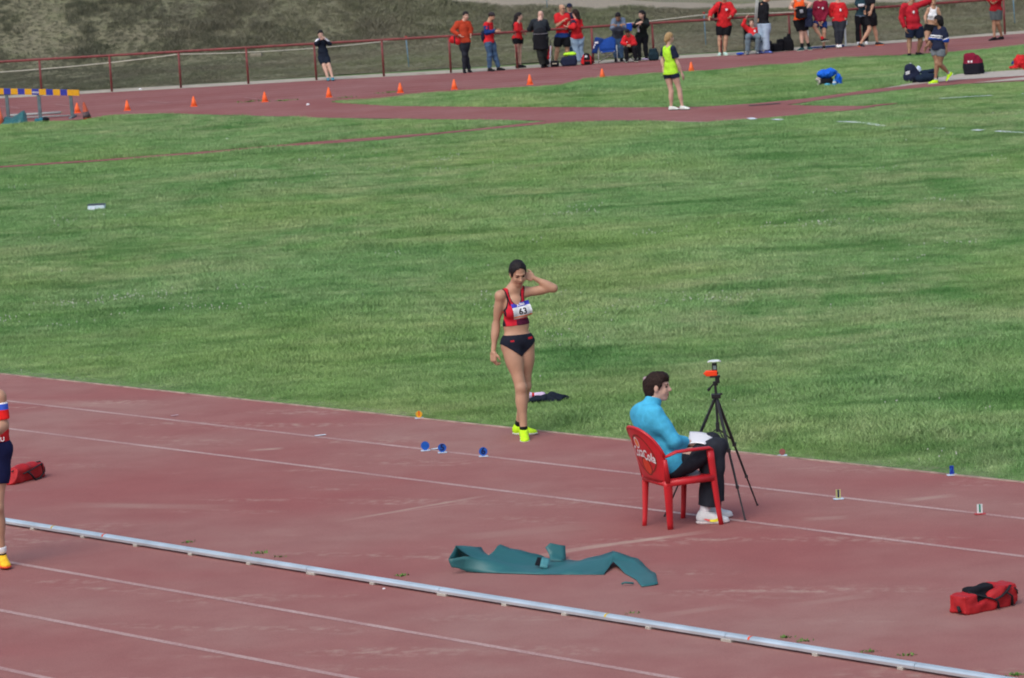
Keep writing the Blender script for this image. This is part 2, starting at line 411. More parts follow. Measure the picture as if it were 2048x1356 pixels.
sheet('sand_strip', [(x, y+.02) for x, y in zip(ox, oy)]+[(x, y+1.75) for x, y in list(zip(ox, oy))[::-1]], .005, SAND)

apron = [(-300, 262), (0, 250), (160, 240), (230, 230), (340, 228), (500, 232), (640, 236), (825, 238.6), (1011, 240.5), (1096, 242.7), (874, 266), (640, 283), (445, 300.6), (223, 318), (0, 333), (-300, 352),
         (-300, 356), (0, 336), (223, 321.7), (445, 305.4), (640, 289.5), (760, 280), (1011, 256), (1096, 248.7), (1197, 244), (1319, 243), (1407, 246), (1505, 239), (1617, 229), (1711, 220), (1767, 211), (1835, 204),
         (1760, 209), (1730, 212.5), (1655, 212.5), (1572, 210), (1599, 207), (1692, 192), (1805, 179), (1917, 169), (2048, 163), (2700, 122), (2700, 108), (2048, 152), (1917, 160), (1805, 171), (1711, 184), (1617, 197), (1505, 208), (1404, 214),
         (1280, 215.5), (1011, 214.5), (788, 212.7), (677, 206.4), (645, 200), (388, 217), (150, 233), (-300, 256)]
AP = [gp(*p) for p in apron]
sheet('runway', AP, .010, TRK2)
con1 = [(1767, 178), (1857, 167), (1917, 160.5), (2048, 152.5), (2700, 108.5), (2700, 98), (2048, 140), (1917, 149), (1865, 158), (1805, 170)]
con2 = [(1947, 167), (2048, 161), (2700, 117), (2700, 112), (2048, 155.5), (1992, 162)]
C1 = [gp(*p) for p in con1]; C2 = [gp(*p) for p in con2]
sheet('concrete_path', C1, .016, CONC); sheet('concrete_edge', C2, .018, CONC)
# dark drain slots at the runway edge
lm = MB()
for pts in (((1497, 213), (1561, 208)), ((1300, 243.5), (1410, 246)), ((1190, 244), (1290, 243))):
    a, b = gp(*pts[0]), gp(*pts[1]); nn = np.array([0, .12, 0]); z = np.array([0, 0, .02])
    lm.add([a-nn+z, b-nn+z, b+nn+z, a+nn+z], [(0, 1, 2, 3)])
lm.build('runway_joint', mat('dark rubber joint', (.05, .04, .045), .9))['kind'] = 'structure'
lm = MB()
for pts in (((1300, 244.5), (1420, 247)),):
    a, b = gp(*pts[0]), gp(*pts[1]); nn = np.array([0, .05, 0]); z = np.array([0, 0, .03])
    lm.add([a-nn+z, b-nn+z, b+nn+z, a+nn+z], [(0, 1, 2, 3)])
lm.build('runway_line', LINE)['kind'] = 'structure'

# ---- bank behind the far handrail
YB = 121.
crest_px = [(-400, -150), (0, -95), (640, -40), (870, -2), (1100, 11), (1400, 22), (1500, 25), (1700, 16), (1950, 5), (2500, -35)]
def crest_h(X):
    hs = []; 
    return float(np.interp(X, CX, CHh))
CX, CHh = [], []
for x, y in crest_px:
    p = W(x, y, 127.); CX.append(p[0]); CHh.append(max(p[2], .2))
def bank_z(X, Y):
    c = crest_h(X); s0 = OUT(X)+1.5
    z = 0.0
    if Y > YB:
        t = min((Y-YB)/8., 1.); z += c*(t*t*(3-2*t)*.45+.55*t)
    if Y > 127: 
        t2 = min((Y-127)/5., 1.); z += .10*t2
    if Y > 132: z += .30*(Y-132)*(1 if Y < 150 else 0)+(5.4 if Y >= 150 else 0)
    if Y > s0: z += (.05+.05*math.sin(X*.9+Y*.7)+.05+.05*math.sin(X*2.1-Y*1.3))*min(1, (Y-s0)/3)*.5
    return z
xs = np.concatenate([[-300, -100, -50], np.linspace(-32, 34, 133), [60, 120, 300]]); ys = np.concatenate([np.linspace(107.3, 135, 57), np.linspace(136, 170, 18), [260]])
V = [(x, y, bank_z(x, y)+.0065*(y < 110)+.0) for y in ys for x in xs]; nx = len(xs)
# keep the bank behind the sandy strip
V = [(x, max(y, OUT(x)+1.35+.3*math.sin(x*1.3)), bank_z(x, max(y, OUT(x)+1.35+.3*math.sin(x*1.3)))+.009) for x, y, z in V]
F = [(j*nx+i, j*nx+i+1, (j+1)*nx+i+1, (j+1)*nx+i) for j in range(len(ys)-1) for i in range(nx-1)]
def bank_material():
    m, n, b, g = newmat('dry bank', .95, .1)
    a, c, d, e = noise_chain(n, [((.5, 1, .7), .35, 4, .38, .65), ((1, 1, 1), 1.6, 5, .35, .7), ((1, 1, 1), 9, 4, .3, .7), ((.3, 1, 1), .5, 4, .4, .62)], g.outputs['Position'])
    col = mix(n, a, (.12, .13, .09), (.20, .195, .135)); col = mix(n, mathn(n, 'MULTIPLY', c, .5), col, (.15, .19, .09))
    col = mix(n, mathn(n, 'MULTIPLY', d, .5), col, (.25, .23, .16))
    sx = n.nodes.new('ShaderNodeSeparateXYZ'); n.links.new(g.outputs['Position'], sx.inputs[0])
    def band(lo, hi, soft):
        yy = mathn(n, 'ADD', sx.outputs[1], mathn(n, 'MULTIPLY', e, .8))
        A = n.nodes.new('ShaderNodeMapRange'); A.inputs[1].default_value = lo-soft; A.inputs[2].default_value = lo+soft; n.links.new(yy, A.inputs[0])
        B = n.nodes.new('ShaderNodeMapRange'); B.inputs[1].default_value = hi+soft; B.inputs[2].default_value = hi-soft; n.links.new(yy, B.inputs[0])
        return mathn(n, 'MULTIPLY', A.outputs[0], B.outputs[0])
    col = mix(n, band(127.6, 131.8, .3), col, (.33, .30, .24))
    col = mix(n, band(132.6, 150, .4), col, (.22, .24, .21))
    n.links.new(col, b.inputs['Base Color'])
    bp = n.nodes.new('ShaderNodeBump'); bp.inputs['Strength'].default_value = .8; bp.inputs['Distance'].default_value = .06
    n.links.new(d, bp.inputs['Height']); n.links.new(bp.outputs[0], b.inputs['Normal']); return m
mk('grass_bank', V, F, bank_material(), smooth=True)['kind'] = 'structure'

# ------------------------------------------------------------------ grass tufts
def inpoly(px, py, poly):
    c = np.zeros(len(px), bool); n = len(poly)
    for i in range(n):
        x1, y1 = poly[i][0], poly[i][1]; x2, y2 = poly[(i+1) % n][0], poly[(i+1) % n][1]
        if y1 == y2: continue
        t = ((y1 > py) != (y2 > py)) & (px < (x2-x1)*(py-y1)/(y2-y1)+x1); c ^= t
    return c
_tab = RNG.random((256, 256))
def vnoise(x, y, s, o=0):
    x = x/s+31.7*(o+1); y = y/s+17.3*(o+2); xi = np.floor(x).astype(int); yi = np.floor(y).astype(int); fx = x-xi; fy = y-yi
    fx = fx*fx*(3-2*fx); fy = fy*fy*(3-2*fy); g = lambda a, b: _tab[a % 256, b % 256]
    return (g(xi, yi)*(1-fx)+g(xi+1, yi)*fx)*(1-fy)+(g(xi, yi+1)*(1-fx)+g(xi+1, yi+1)*fx)*fy
def tuft(name, nb, rad, hmin, hmax, wd, lean, m):
    V = []; F = []
    for q in range(nb):
        a = random.uniform(0, 6.28); r = rad*math.sqrt(random.random()); x, y = r*math.cos(a), r*math.sin(a)
        hh = random.uniform(hmin, hmax); la = random.uniform(0, 6.28); ln = hh*random.uniform(.15, lean)
        dx, dy = math.cos(la)*ln, math.sin(la)*ln; wa = random.uniform(0, 6.28); wx, wy = math.cos(wa)*wd/2, math.sin(wa)*wd/2
        b = len(V)
        V += [(x-wx, y-wy, -.01), (x+wx, y+wy, -.01), (x+wx*.8+dx*.35, y+wy*.8+dy*.35, hh*.6), (x-wx*.8+dx*.35, y-wy*.8+dy*.35, hh*.6), (x+dx, y+dy, hh)]
        F += [(b, b+1, b+2, b+3), (b+3, b+2, b+4)]
    me = bpy.data.meshes.new(name); me.from_pydata(V, [], F); me.materials.append(m); me.update()
    return bpy.data.objects.new(name, me)
def scatter(name, P, scl, rot, tufts, m, kind='stuff'):
    coll = bpy.data.collections.new(name+'_kinds')
    for t in tufts: coll.objects.link(t)
    me = bpy.data.meshes.new(name); me.vertices.add(len(P)); me.vertices.foreach_set('co', P.astype(np.float32).ravel())
    for an, arr, ty in (('scl', scl, 'FLOAT'), ('rot', rot, 'FLOAT')):
        at = me.attributes.new(an, ty, 'POINT'); at.data.foreach_set('value', arr.astype(np.float32))
    at = me.attributes.new('pick', 'INT', 'POINT'); at.data.foreach_set('value', RNG.integers(0, len(tufts), len(P)).astype(np.int32))
    me.materials.append(m)
    o = bpy.data.objects.new(name, me); COL.objects.link(o); o['kind'] = kind
    ng = bpy.data.node_groups.new(name, 'GeometryNodeTree')
    ng.interface.new_socket('Geometry', in_out='INPUT', socket_type='NodeSocketGeometry'); ng.interface.new_socket('Geometry', in_out='OUTPUT', socket_type='NodeSocketGeometry')
    N = ng.nodes; Lk = ng.links; gi = N.new('NodeGroupInput'); go = N.new('NodeGroupOutput')
    ci = N.new('GeometryNodeCollectionInfo'); ci.inputs['Collection'].default_value = coll; ci.inputs['Separate Children'].default_value = True; ci.inputs['Reset Children'].default_value = True
    ip = N.new('GeometryNodeInstanceOnPoints'); ip.inputs['Pick Instance'].default_value = True
    def attr(nm, ty):
        a = N.new('GeometryNodeInputNamedAttribute'); a.data_type = ty; a.inputs['Name'].default_value = nm; return a.outputs[0]
    Lk.new(gi.outputs[0], ip.inputs['Points']); Lk.new(ci.outputs[0], ip.inputs['Instance']); Lk.new(attr('pick', 'INT'), ip.inputs['Instance Index'])
    cx = N.new('ShaderNodeCombineXYZ'); Lk.new(attr('rot', 'FLOAT'), cx.inputs[2]); Lk.new(cx.outputs[0], ip.inputs['Rotation'])
    Lk.new(attr('scl', 'FLOAT'), ip.inputs['Scale']); Lk.new(ip.outputs[0], go.inputs[0])
    md = o.modifiers.new('scatter', 'NODES'); md.node_group = ng
    return o
def field(n, y0, y1, margin=2.0):
    # uniform over the wedge seen (and a little either side)
    Y = y0+(y1-y0)*RNG.random(n*2); ww = Y*.147+margin; keep = RNG.random(n*2) < ww/ww.max(); Y = Y[keep]; X = (RNG.random(len(Y))*2-1)*(Y*.147+margin)
    return X, Y
def notred(X, Y):
    k = (NV[0]*X+NV[1]*Y) > cE-.03+.16*vnoise(X, Y, .4, 3)
    for pl in (AP, C1, C2): k &= ~inpoly(X, Y, pl)
    k &= Y < np.interp(X, ix, iy)-.05
    return k
def shortfac(X, Y):
    # mown low right in front of the rubber and concrete strips
    f = np.ones(len(X))
    for dy, v in ((.9, .55), (.6, .35), (.3, .22)):
        for pl in (AP, C1, C2): f = np.where(inpoly(X, Y+dy, pl), np.minimum(f, v), f)
    return f
X, Y = [], []
for y0, y1, n in ((24, 40, 95000), (40, 60, 90000), (60, 80, 80000), (80, 103, 80000)):
    a, b = field(n, y0, y1); X.append(a); Y.append(b)
X = np.concatenate(X); Y = np.concatenate(Y); k = notred(X, Y); X = X[k]; Y = Y[k]
hn = .50+.85*vnoise(X, Y, 1.1)*vnoise(X, Y, 3.5, 1)*2+.40*vnoise(X*.5, Y, .4, 5)
edge = np.clip(((NV[0]*X+NV[1]*Y)-cE)/.6, .35, 1)
scl = hn*edge*(.8+.4*RNG.random(len(X)))*np.interp(Y, [30, 60, 100], [1., 1.05, 1.15])*shortfac(X, Y)
tf = [tuft('grass_tuft', 24, .10, .020, .062, .0052, 1.0, GREEN) for _ in range(6)]
scatter('lawn_grass', np.stack([X, Y, np.zeros(len(X))], 1), scl, RNG.random(len(X))*6.28, tf, GREEN)
print('lawn tufts', len(X))
# clover flowers in drifts
X, Y = field(60000, 26, 75, 1.); k = notred(X, Y); X = X[k]; Y = Y[k]
cl = vnoise(X, Y, 2.2, 7)*vnoise(X, Y, .8, 8)
k = RNG.random(len(X)) < np.clip((cl-.46)*2.2, 0, 1)**1.2*np.interp(Y, [30, 55, 75], [1, .6, .3])+.0006; X = X[k]; Y = Y[k]
def flower(name):
    V = []; F = []
    for q in range(2):
        for j in range(5):
            a = j*1.2566; V.append((math.cos(a)*.009, math.sin(a)*.009, .085+q*.012))
    V += [(0, 0, .080), (0, 0, .104)]
    for j in range(5):
        j2 = (j+1) % 5; F += [(j, j2, 5+j2, 5+j), (10, j2, j), (11, 5+j, 5+j2)]
    V += [(-.001, 0, 0), (.001, 0, 0), (.001, 0, .085), (-.001, 0, .085)]; F.append((12, 13, 14, 15))
    me = bpy.data.meshes.new(name); me.from_pydata(V, [], F); me.materials.append(mat('clover flower', (.46, .50, .42), .8)); return bpy.data.objects.new(name, me)
scatter('clover_flowers', np.stack([X, Y, np.zeros(len(X))], 1), (.45+.3*RNG.random(len(X)))*np.interp(Y, [30, 60], [1, 1.4]), RNG.random(len(X))*6, [flower('clover_flower')], MATS['clover flower'])
# dry grass on the flat and the bank
X = RNG.random(120000)*50-25; Y = 107.5+RNG.random(120000)**1.15*20; keep = Y > np.array([OUT(x) for x in X])+1.5
rough = vnoise(X, Y, 1.6, 4)*vnoise(X, Y, .6, 6)
keep &= RNG.random(len(X)) < np.where(Y > YB, .85, .55)
X = X[keep]; Y = Y[keep]; rough = rough[keep]
Z = np.array([bank_z(a, b) for a, b in zip(X, Y)])
left = np.clip((-X-5)/6, 0, 1)
big = np.clip((Y-YB)/1.5, 0, 1)*(1-.55*left)
scl = (.38+.9*rough)*(1-big)*.8+big*(.55+2.4*rough)
tf = [tuft('dry_tuft', 22, .15, .05, .17, .011, 1.5, DRY) for _ in range(6)]
scatter('dry_bank_grass', np.stack([X, Y, Z], 1), scl, RNG.random(len(X))*6.28, tf, DRY)

# ================================================================== PEOPLE
def skinmat(name, col): return mat(name, col, .5, .11, 9, .15, spec=.35)
SK = {'a': skinmat('tan skin', (.46, .27, .18)), 'b': skinmat('pale skin', (.56, .36, .28)), 'c': skinmat('brown skin', (.30, .165, .10)), 'd': skinmat('rosy skin', (.58, .36, .29))}
HR = {'black': mat('black hair', (.014, .012, .014), .6, .3, 60, .4, spec=.2), 'brown': mat('dark brown hair', (.024, .014, .012), .65, .35, 60, .5, spec=.15), 'fair': mat('fair hair', (.36, .24, .11), .55, .3, 60, .3), 'bald': mat('shaved scalp', (.40, .25, .19), .5, .1)}
EYE = mat('eye dark', (.03, .02, .018), .4); LIP = mat('lips', (.36, .13, .11), .5); BROW = mat('brow hair', (.06, .035, .025), .8)
def cloth(name, c, rough=.85, var=.14, bump=.45): return mat(name, c, rough, var, 22, bump, spec=.15, bscale=15)
def frame(fd, up):
    f = nrm(fd); r = nrm(np.cross(f, up)); u = np.cross(r, f); return f, r, u
def head_sdf(s, c, fd, up, z=1., nose=True, female=True):
    f, r, u = frame(fd, up); A = [r, f, u]; P = lambda a, b, d: c+z*(a*r+b*f+d*u)
    s.ell(P(0, -.012, .032), z*np.array([.073, .092, .088]), A, k=.03)
    s.ell(P(0, .022, -.035), z*np.array([.054 if female else .059, .064, .078]), A, k=.03)
    s.ell(P(0, .052, -.095), z*np.array([.026, .022, .02]), A, k=.028)
    for q in (-1, 1):
        s.ell(P(q*.034, .058, -.035), z*np.array([.024, .018, .028]), A, k=.02)
        s.ell(P(q*.074, -.008, -.008), z*np.array([.009, .019, .031]), A, k=.008)
    if nose:
        s.cone(P(0, .079, .012), P(0, .101, -.026), z*.008, z*.0125, k=.014)
        for q in (-1, 1): s.ell(P(q*.012, .088, -.030), z*np.array([.009, .010, .008]), A, k=.008)
        s.ell(P(0, .074, .026), z*np.array([.045, .014, .009]), A, k=.014)
        s.ell(P(0, .078, -.060), z*np.array([.021, .011, .0065]), A, k=.008)
        s.ell(P(0, .076, -.072), z*np.array([.018, .010, .0065]), A, k=.008)
        for q in (-1, 1): s.ell(P(q*.031, .089, .004), z*np.array([.017, .014, .011]), A, k=.012, neg=True)
        for q in (-1, 1): s.ell(P(q*.031, .068, .003), z*np.array([.013, .012, .009]), A, k=.006)
    return A, P
def hand_sdf(s, wr, d, n, th, z=1., curl=.35, fat=1., spread=.0):
    """wr wrist, d finger dir, n palm normal (palm side), th thumb side"""
    d = nrm(d); th = nrm(th-(th@d)*d); n = nrm(np.cross(d, th))*np.sign(np.dot(np.cross(d, th), n)+1e-9)
    A = [th, d, n]
    s.box(wr+z*(d*.048), z*np.array([.030, .036, .004]), A, r=z*.010, k=.014)
    s.ell(wr+z*(d*.035+th*.022+n*.008), z*np.array([.016, .03, .014]), A, k=.012)
    ln = [.040, .046, .043, .033]
    for i in range(4):
        o = wr+z*(d*(.088-.004*abs(i-1.2))+th*(.029-.0195*i)); a1 = curl*(.55+.08*i); dd = d*math.cos(a1)+n*math.sin(a1)+th*(1.3-i)*.06*spread
        r0 = z*.0090*fat*(1 if i < 3 else .88); p1 = o+z*ln[i]*dd
        a2 = a1+curl*.9; d2 = d*math.cos(a2)+n*math.sin(a2); p2 = p1+z*ln[i]*.62*d2; a3 = a2+curl*.7; d3 = d*math.cos(a3)+n*math.sin(a3); p3 = p2+z*ln[i]*.45*d3
        s.cone(o-z*d*.01, p1, r0, r0*.95, k=.004); s.cone(p1, p2, r0*.95, r0*.88, k=.003); s.cone(p2, p3, r0*.88, r0*.75, k=.003)
    t0 = wr+z*(d*.022+th*.026+n*.006); t1 = t0+z*.038*nrm(d*.62+th*.72+n*.35); t2 = t1+z*.034*nrm(d*.9+th*.25+n*.35)
    s.cone(t0, t1, z*.0135*fat, z*.0105*fat, k=.008); s.cone(t1, t2, z*.0105*fat, z*.0085*fat, k=.003)

class Person:
    def __init__(p, label, J, z=1., fem=False, skin='a', fat=1., h=.013, foot=None, cat='person', group=None, front=(0, -1, 0)):
        p.J = {k: np.array(v, float) for k, v in J.items()}; J = p.J
        if h > .008:
            m_ = (J['sa']+J['sb'])/2
            for k in ('sa', 'sb'): J[k] = m_+(J[k]-m_)*.86-np.array([0, 0, .022])
        p.h = h;  p.z = z; p.fem = fem; p.h = h; p.fat = fat; p.skin = SK[skin]
        p.root = root('person', foot if foot is not None else (J['aa'][0]*.5+J['ab'][0]*.5, J['aa'][1]*.5+J['ab'][1]*.5, 0), label, cat, group)
        J.setdefault('pv', (J['ha']+J['hb'])/2); p.sc = (J['sa']+J['sb'])/2
        ac = nrm(J['sb']-J['sa']); p.upt = nrm(p.sc-J['pv']); fr = np.cross(p.upt, ac); fr *= np.sign(fr@np.array(front, float)+1e-9); p.fr = nrm(fr); p.ac = nrm(np.cross(p.fr, p.upt))
        if p.ac@ac < 0: p.ac = -p.ac
        hc = nrm(J['hb']-J['ha']); f2 = np.cross(p.upt, hc); f2 *= np.sign(f2@np.array(front, float)+1e-9); p.hfr = nrm(f2)
        p.sw = np.linalg.norm(J['sb']-J['sa'])
    def torso(p, s, e=0., top=True, k=.05):
        J, z, f = p.J, p.z, p.fat; A = [p.ac, p.fr, p.upt]; hw = p.sw/2
        sc, pv = p.sc, J['pv']; L = np.linalg.norm(sc-pv)
        q = lambda t: pv+(sc-pv)*t
        s.ell(q(.72)-p.fr*.005, (max(hw*.83, .105*z)*f+e, .098*z*f+e, .30*L+e), A, k=k)
        s.ell(q(.88), (hw*.72+e, .066*z+e, .050*z+e), A, k=.04)
        s.ell(q(.36), ((.128 if p.fem else .138)*z*f+e, (.088 if p.fem else .100)*z*f*(1 if f < 1.1 else 1.12)+e, .26*L+e), A, k=k)
        w = .160 if p.fem else .155
        Ah = [nrm(J['hb']-J['ha']), p.hfr, np.cross(nrm(J['hb']-J['ha']), p.hfr)]
        s.ell(pv+p.upt*.02*z, (w*z*f+e, .105*z*f+e, .105*z+e), Ah, k=k)
        for x, a in (('a', -1), ('b', 1)):
            s.ell(J['h'+x]-p.hfr*.035*z+p.upt*.0, (.075*z*f+e, .075*z*f+e, .085*z+e), A, k=.04)
            r = (.044 if p.fem else .054)*z+e; s.ell(J['s'+x], (r, r, r), A, k=.035)
            if p.fem: s.ell(q(.64)+p.fr*.072*z+p.ac*a*.068*z, (.056*z+e, .045*z+e, .052*z+e), A, k=.035)
    def limb(p, s, a, b, r0, r1, bul=None, e=0., k=.03):
        s.cone(a, b, r0+e, r1+e, k=k)
        if bul: t, off, rb, L = bul; c = a+(b-a)*t+off; d = nrm(b-a); A = frame(d, np.array([.13, .27, 1.]) if abs(d[2]) < .9 else np.array([0, 1., .1])); s.ell(c, (L+e, rb+e, rb+e), [A[0], A[1], A[2]], k=.035)
    def arms(p, s, sides='ab'):
        z, J = p.z, p.J; f = (.5+.5*p.fat)*(.88 if p.fem else 1)
        for x in sides:
            S0, E, Wr = J['s'+x], J['e'+x], J['w'+x]
            p.limb(s, S0, E, .046*z*f, .036*z*f, (.42, 0, .044*z*f, .09*z)); p.limb(s, E, Wr, .037*z*f, .0245*z*f, (.28, 0, .040*z*f, .075*z))
    def legs(p, s, sides='ab'):
        z, J = p.z, p.J; f = .4+.6*p.fat
        for x in sides:
            H, K, A = J['h'+x], J['k'+x], J['a'+x]; t = nrm(np.cross(np.cross(K-H, A-K+1e-6*p.hfr), K-H)) if 0 else -p.hfr
            p.limb(s, H, K, .082*z*f, .053*z*f, (.30, 0, .084*z*f, .15*z), k=.045); p.limb(s, K, A, .052*z*f, .034*z*f, (.30, -p.hfr*.014*z, .053*z*f, .11*z), k=.03)
            s.ell(K+p.hfr*.012*z, (.039*z*f,)*3, k=.03)
            td = p.J.get('t'+x, p.hfr); td = nrm([td[0], td[1], td[2]])
            s.cone(A-np.array([0, 0, .035*z]), A+td*.11*z-np.array([0, 0, .055*z]), .030*z, .018*z, k=.02)
    def body(p, hand={}, face=True, up=(0, 0, 1), h=None, neck=None, under=None):
        J, z = p.J, p.z; s = S(); p.torso(s); p.arms(s); p.legs(s)
        hu = nrm(up); fd = nrm(J['fd']); p.hA, p.hP = head_sdf(s, J['hd'], fd, hu, z, face, p.fem)
        r = neck or (.052 if p.fem else .060)*z
        s.cone(p.sc+p.upt*.02-p.fr*.01*z, J['hd']-p.hA[1]*.015*z-p.hA[2]*.05*z, r*1.1, r*.95, k=.035)
        for x, a in (('a', -1), ('b', 1)): s.cone(p.sc+p.upt*.052*z, J['s'+x]+p.upt*.010, .040*z, .038*z, k=.04)
        for x in 'ab':
            hd = hand.get(x, {}); d = nrm(J['w'+x]-J['e'+x]); d = nrm(hd.get('d', d)); inn = nrm(p.sc-J['s'+x])
            n = np.array(hd.get('n', inn), float); th = np.array(hd.get('t', p.fr), float)
            hand_sdf(s, J['w'+x], d, n, th, z*hd.get('z', 1.), hd.get('curl', .45), hd.get('fat', 1. if p.h < .008 else 1.25))
        hP, A, hc = p.hP, p.hA, J['hd']
        def paint(C):
            X = (C-hc)/z; a, b, c = X@A[0], X@A[1], X@A[2]; i = np.zeros(len(C), int)
            if face:
                fz = b > .045; aa = np.abs(a)
                i[fz & (((aa-.031)/.0155)**2+((c-.003)/.0075)**2 < 1)] = 1
                i[fz & (((aa-.033)/.020)**2+((c-.026+.10*np.abs(aa-.030))/.0042)**2 < 1)] = 2
                i[fz & ((a/.0215)**2+((c+.0655)/.0105)**2 < 1)] = 3
            if under is not None:
                X = C-J['pv']; u = X@p.upt; i[(np.linalg.norm(X, axis=1) < .24*z) & (u < .14) & (u > -.12) & (np.linalg.norm(C-J['wa'], axis=1) > .14) & (np.linalg.norm(C-J['wb'], axis=1) > .14)] = 4
            return i
        s_ = s; p.bs = s
        return sobj(s_, 'body', [p.skin, EYE, BROW, LIP]+([under] if under is not None else []), p.root, h or p.h, paint=paint)
    def torsolen(p, t): return p.J['pv']+(p.sc-p.J['pv'])*t
    def top(p, name, m, sleeve=1., e=.014, hem=-.03, collar=0., flare=0., amp=.004, paint=None, h=None, neckcut=.05, hood=False, extra=None, cuts=None, wl=.2):
        """sleeve 0 none..1 full (to wrist)"""
        J, z = p.J, p.z; s = S(); p.torso(s, e, k=.055); f = .5+.5*p.fat
        for x in 'ab':
            S0, E, Wr = J['s'+x], J['e'+x], J['w'+x]; e0 = e; e = e*.78+.003
            if sleeve > 0:
                t = min(sleeve*2, 1.); B = S0+(E-S0)*t
                cut = [(B, E-S0)] if sleeve < .5 else None
                s.ell(S0+(E-S0)*.42, (.044*z*f+e, .044*z*f+e, .09*z), [nrm(np.cross(E-S0, p.fr)), nrm(np.cross(np.cross(E-S0, p.fr), E-S0)), nrm(E-S0)], k=.035, cut=cut)
                s.cone(S0, E if sleeve >= .5 else B+(E-S0)*.05, .050*z*f+e, (.044*z*f+e if sleeve >= .5 else .05*z*f+e*1.3), k=.04, cut=cut)
            if sleeve > .5:
                t = (sleeve-.5)*2; B = E+(Wr-E)*t
                s.cone(E, B+(Wr-E)*.04, .042*z*f+e, .030*z*f+e*.9, k=.025, cut=[(B, Wr-E)])
            e = e0
            s.cone(p.sc+p.upt*.048*z, S0+p.upt*.010, .040*z+e*.6, .038*z+e*.7, k=.04)
        if collar: s.cone(p.sc+p.upt*.02-p.fr*.008, p.sc+p.upt*(.03+collar)*1.+(J['hd']-p.sc-p.upt*((J['hd']-p.sc)@p.upt))*.5, .072*z, .066*z, k=.025, cut=[(p.sc+p.upt*(.045+collar), p.upt+p.fr*.15)])
        if hood: s.ell(p.sc+p.upt*.05*z-p.fr*.08*z, (.10*z, .055*z, .06*z), [p.ac, p.fr, p.upt], k=.04)
        if flare: s.cone(p.torsolen(.25), J['pv']+p.upt*(hem-.05), .15*z*p.fat+e, .15*z*p.fat+e+flare, k=.05, sq=(p.fr, 1.35), cut=[(J['pv']+p.upt*hem, -p.upt)])
        n0 = p.sc+p.upt*.075*z+p.fr*.05*z
        if not collar: s.ell(n0+p.fr*.01, (neckcut*z*1.2, .06*z, neckcut*z), [p.ac, p.fr, p.upt], k=.008, neg=True)
        if sleeve == 0:
            for x, q in (('a', -1), ('b', 1)): s.ell(J['s'+x]+p.ac*q*.02, (.055*z, .14*z, .105*z), [p.ac, p.fr, p.upt], k=.004, neg=True)
        if extra: extra(s)
        if cuts is None: cuts = [(J['pv']+p.upt*hem, -p.upt)]
        return sobj(s, name, m, p.root, h or p.h, cuts=cuts, noise=(len(name)*5, wl*z, amp) if amp else None, paint=paint)
    def bottoms(p, name, m, length=1., e=.012, amp=.004, flare=0., paint=None, waist=.015, h=None, hemr=None, cuts=None, wl=.2):
        """length 0..1 thigh, 1..2 down to the ankle"""
        J, z = p.J, p.z; s = S(); f = .4+.6*p.fat; w = (.160 if p.fem else .155)*z*p.fat
        A = [nrm(J['hb']-J['ha']), p.hfr, np.cross(nrm(J['hb']-J['ha']), p.hfr)]
        s.ell(J['pv']+p.upt*.02*z, (w+e, .105*z*p.fat+e, .115*z+e), A, k=.05)
        for x in 'ab':
            H, K, An = J['h'+x], J['k'+x], J['a'+x]
            s.ell(H-p.hfr*.035*z, (.075*z*p.fat+e,)*2+(.085*z+e,), A, k=.04)
            t = min(length, 1.); B = H+(K-H)*t
            r1 = (.053 if length >= 1 else .083-.03*t)*z*f+e+flare*(1 if length < 1 else .3)
            ct = [(B, K-H)] if length < 1 else None; dd = nrm(K-H); q1 = nrm(np.cross(dd, p.ac)); q2 = np.cross(dd, q1)
            s.ell(H+(K-H)*.30, (.086*z*f+e, .086*z*f+e, .16*z), [q1, q2, dd], k=.035, cut=ct)
            s.cone(H, B+(K-H)*(.06 if length < 1 else 0), .084*z*f+e+flare*.35, r1, k=.045, cut=[(B, K-H)] if length < 1 else None)
            if length > 1:
                t = length-1; B = K+(An-K)*t
                s.cone(K, B+(An-K)*.05, .055*z*f+e+flare*.3, hemr or (.045*z+e+flare), k=.03, cut=[(B, An-K)])
                s.ell(K+p.hfr*.01, (.05*z*f+e,)*3, k=.03); s.ell(K+(An-K)*.30-p.hfr*.014*z, (.053*z*f+e,)*3, k=.05)
        return sobj(s, name, m, p.root, h or p.h, cuts=cuts or [(J['pv']+p.upt*waist*z, p.upt)], noise=(len(name)*7, wl*z, amp), paint=paint)
    def shoe(p, x, m, sole, d=None, z=None, h=None, sock=None, pitch=0., name='shoe', band=None):
        z = z or p.z; A = p.J['a'+x]; d = nrm(d if d is not None else p.J.get('t'+x, p.hfr)); up = np.array([0, 0, 1.])
        if abs(d[2]) > .05: rt = nrm(np.cross(d, up)); up = np.cross(rt, d)
        f, r, u = frame(d, up); b = A-u*.085*z; P = lambda a, q, c: b+z*(a*f+q*r+c*u)
        s = S(); s.ell(P(-.018, 0, .052), z*np.array([.048, .037, .052]), [f, r, u], k=.03); s.cone(P(.0, 0, .082), P(.075, 0, .048), .037*z, .034*z, k=.02)
        s.cone(P(0, 0, .05), P(.10, 0, .033), .042*z, .033*z, k=.03); s.ell(P(.125, 0, .03), z*np.array([.062, .045, .030]), [f, r, u], k=.02)
        s.cone(P(-.02, 0, .05), P(-.008, 0, .088), .038*z, .036*z, k=.02)
        o = sobj(s, name, m, p.root, h or max(p.h*.7, .006), cuts=[(P(0, 0, .012), -u), (P(-.01, 0, .104), u+f*.15)])
        s = S(); s.ell(P(-.018, 0, .018), z*np.array([.054, .041, .022]), [f, r, u], k=.02); s.cone(P(0, 0, .016), P(.11, 0, .016), .037*z, .043*z, k=.02); s.ell(P(.125, 0, .018), z*np.array([.068, .048, .02]), [f, r, u], k=.02)
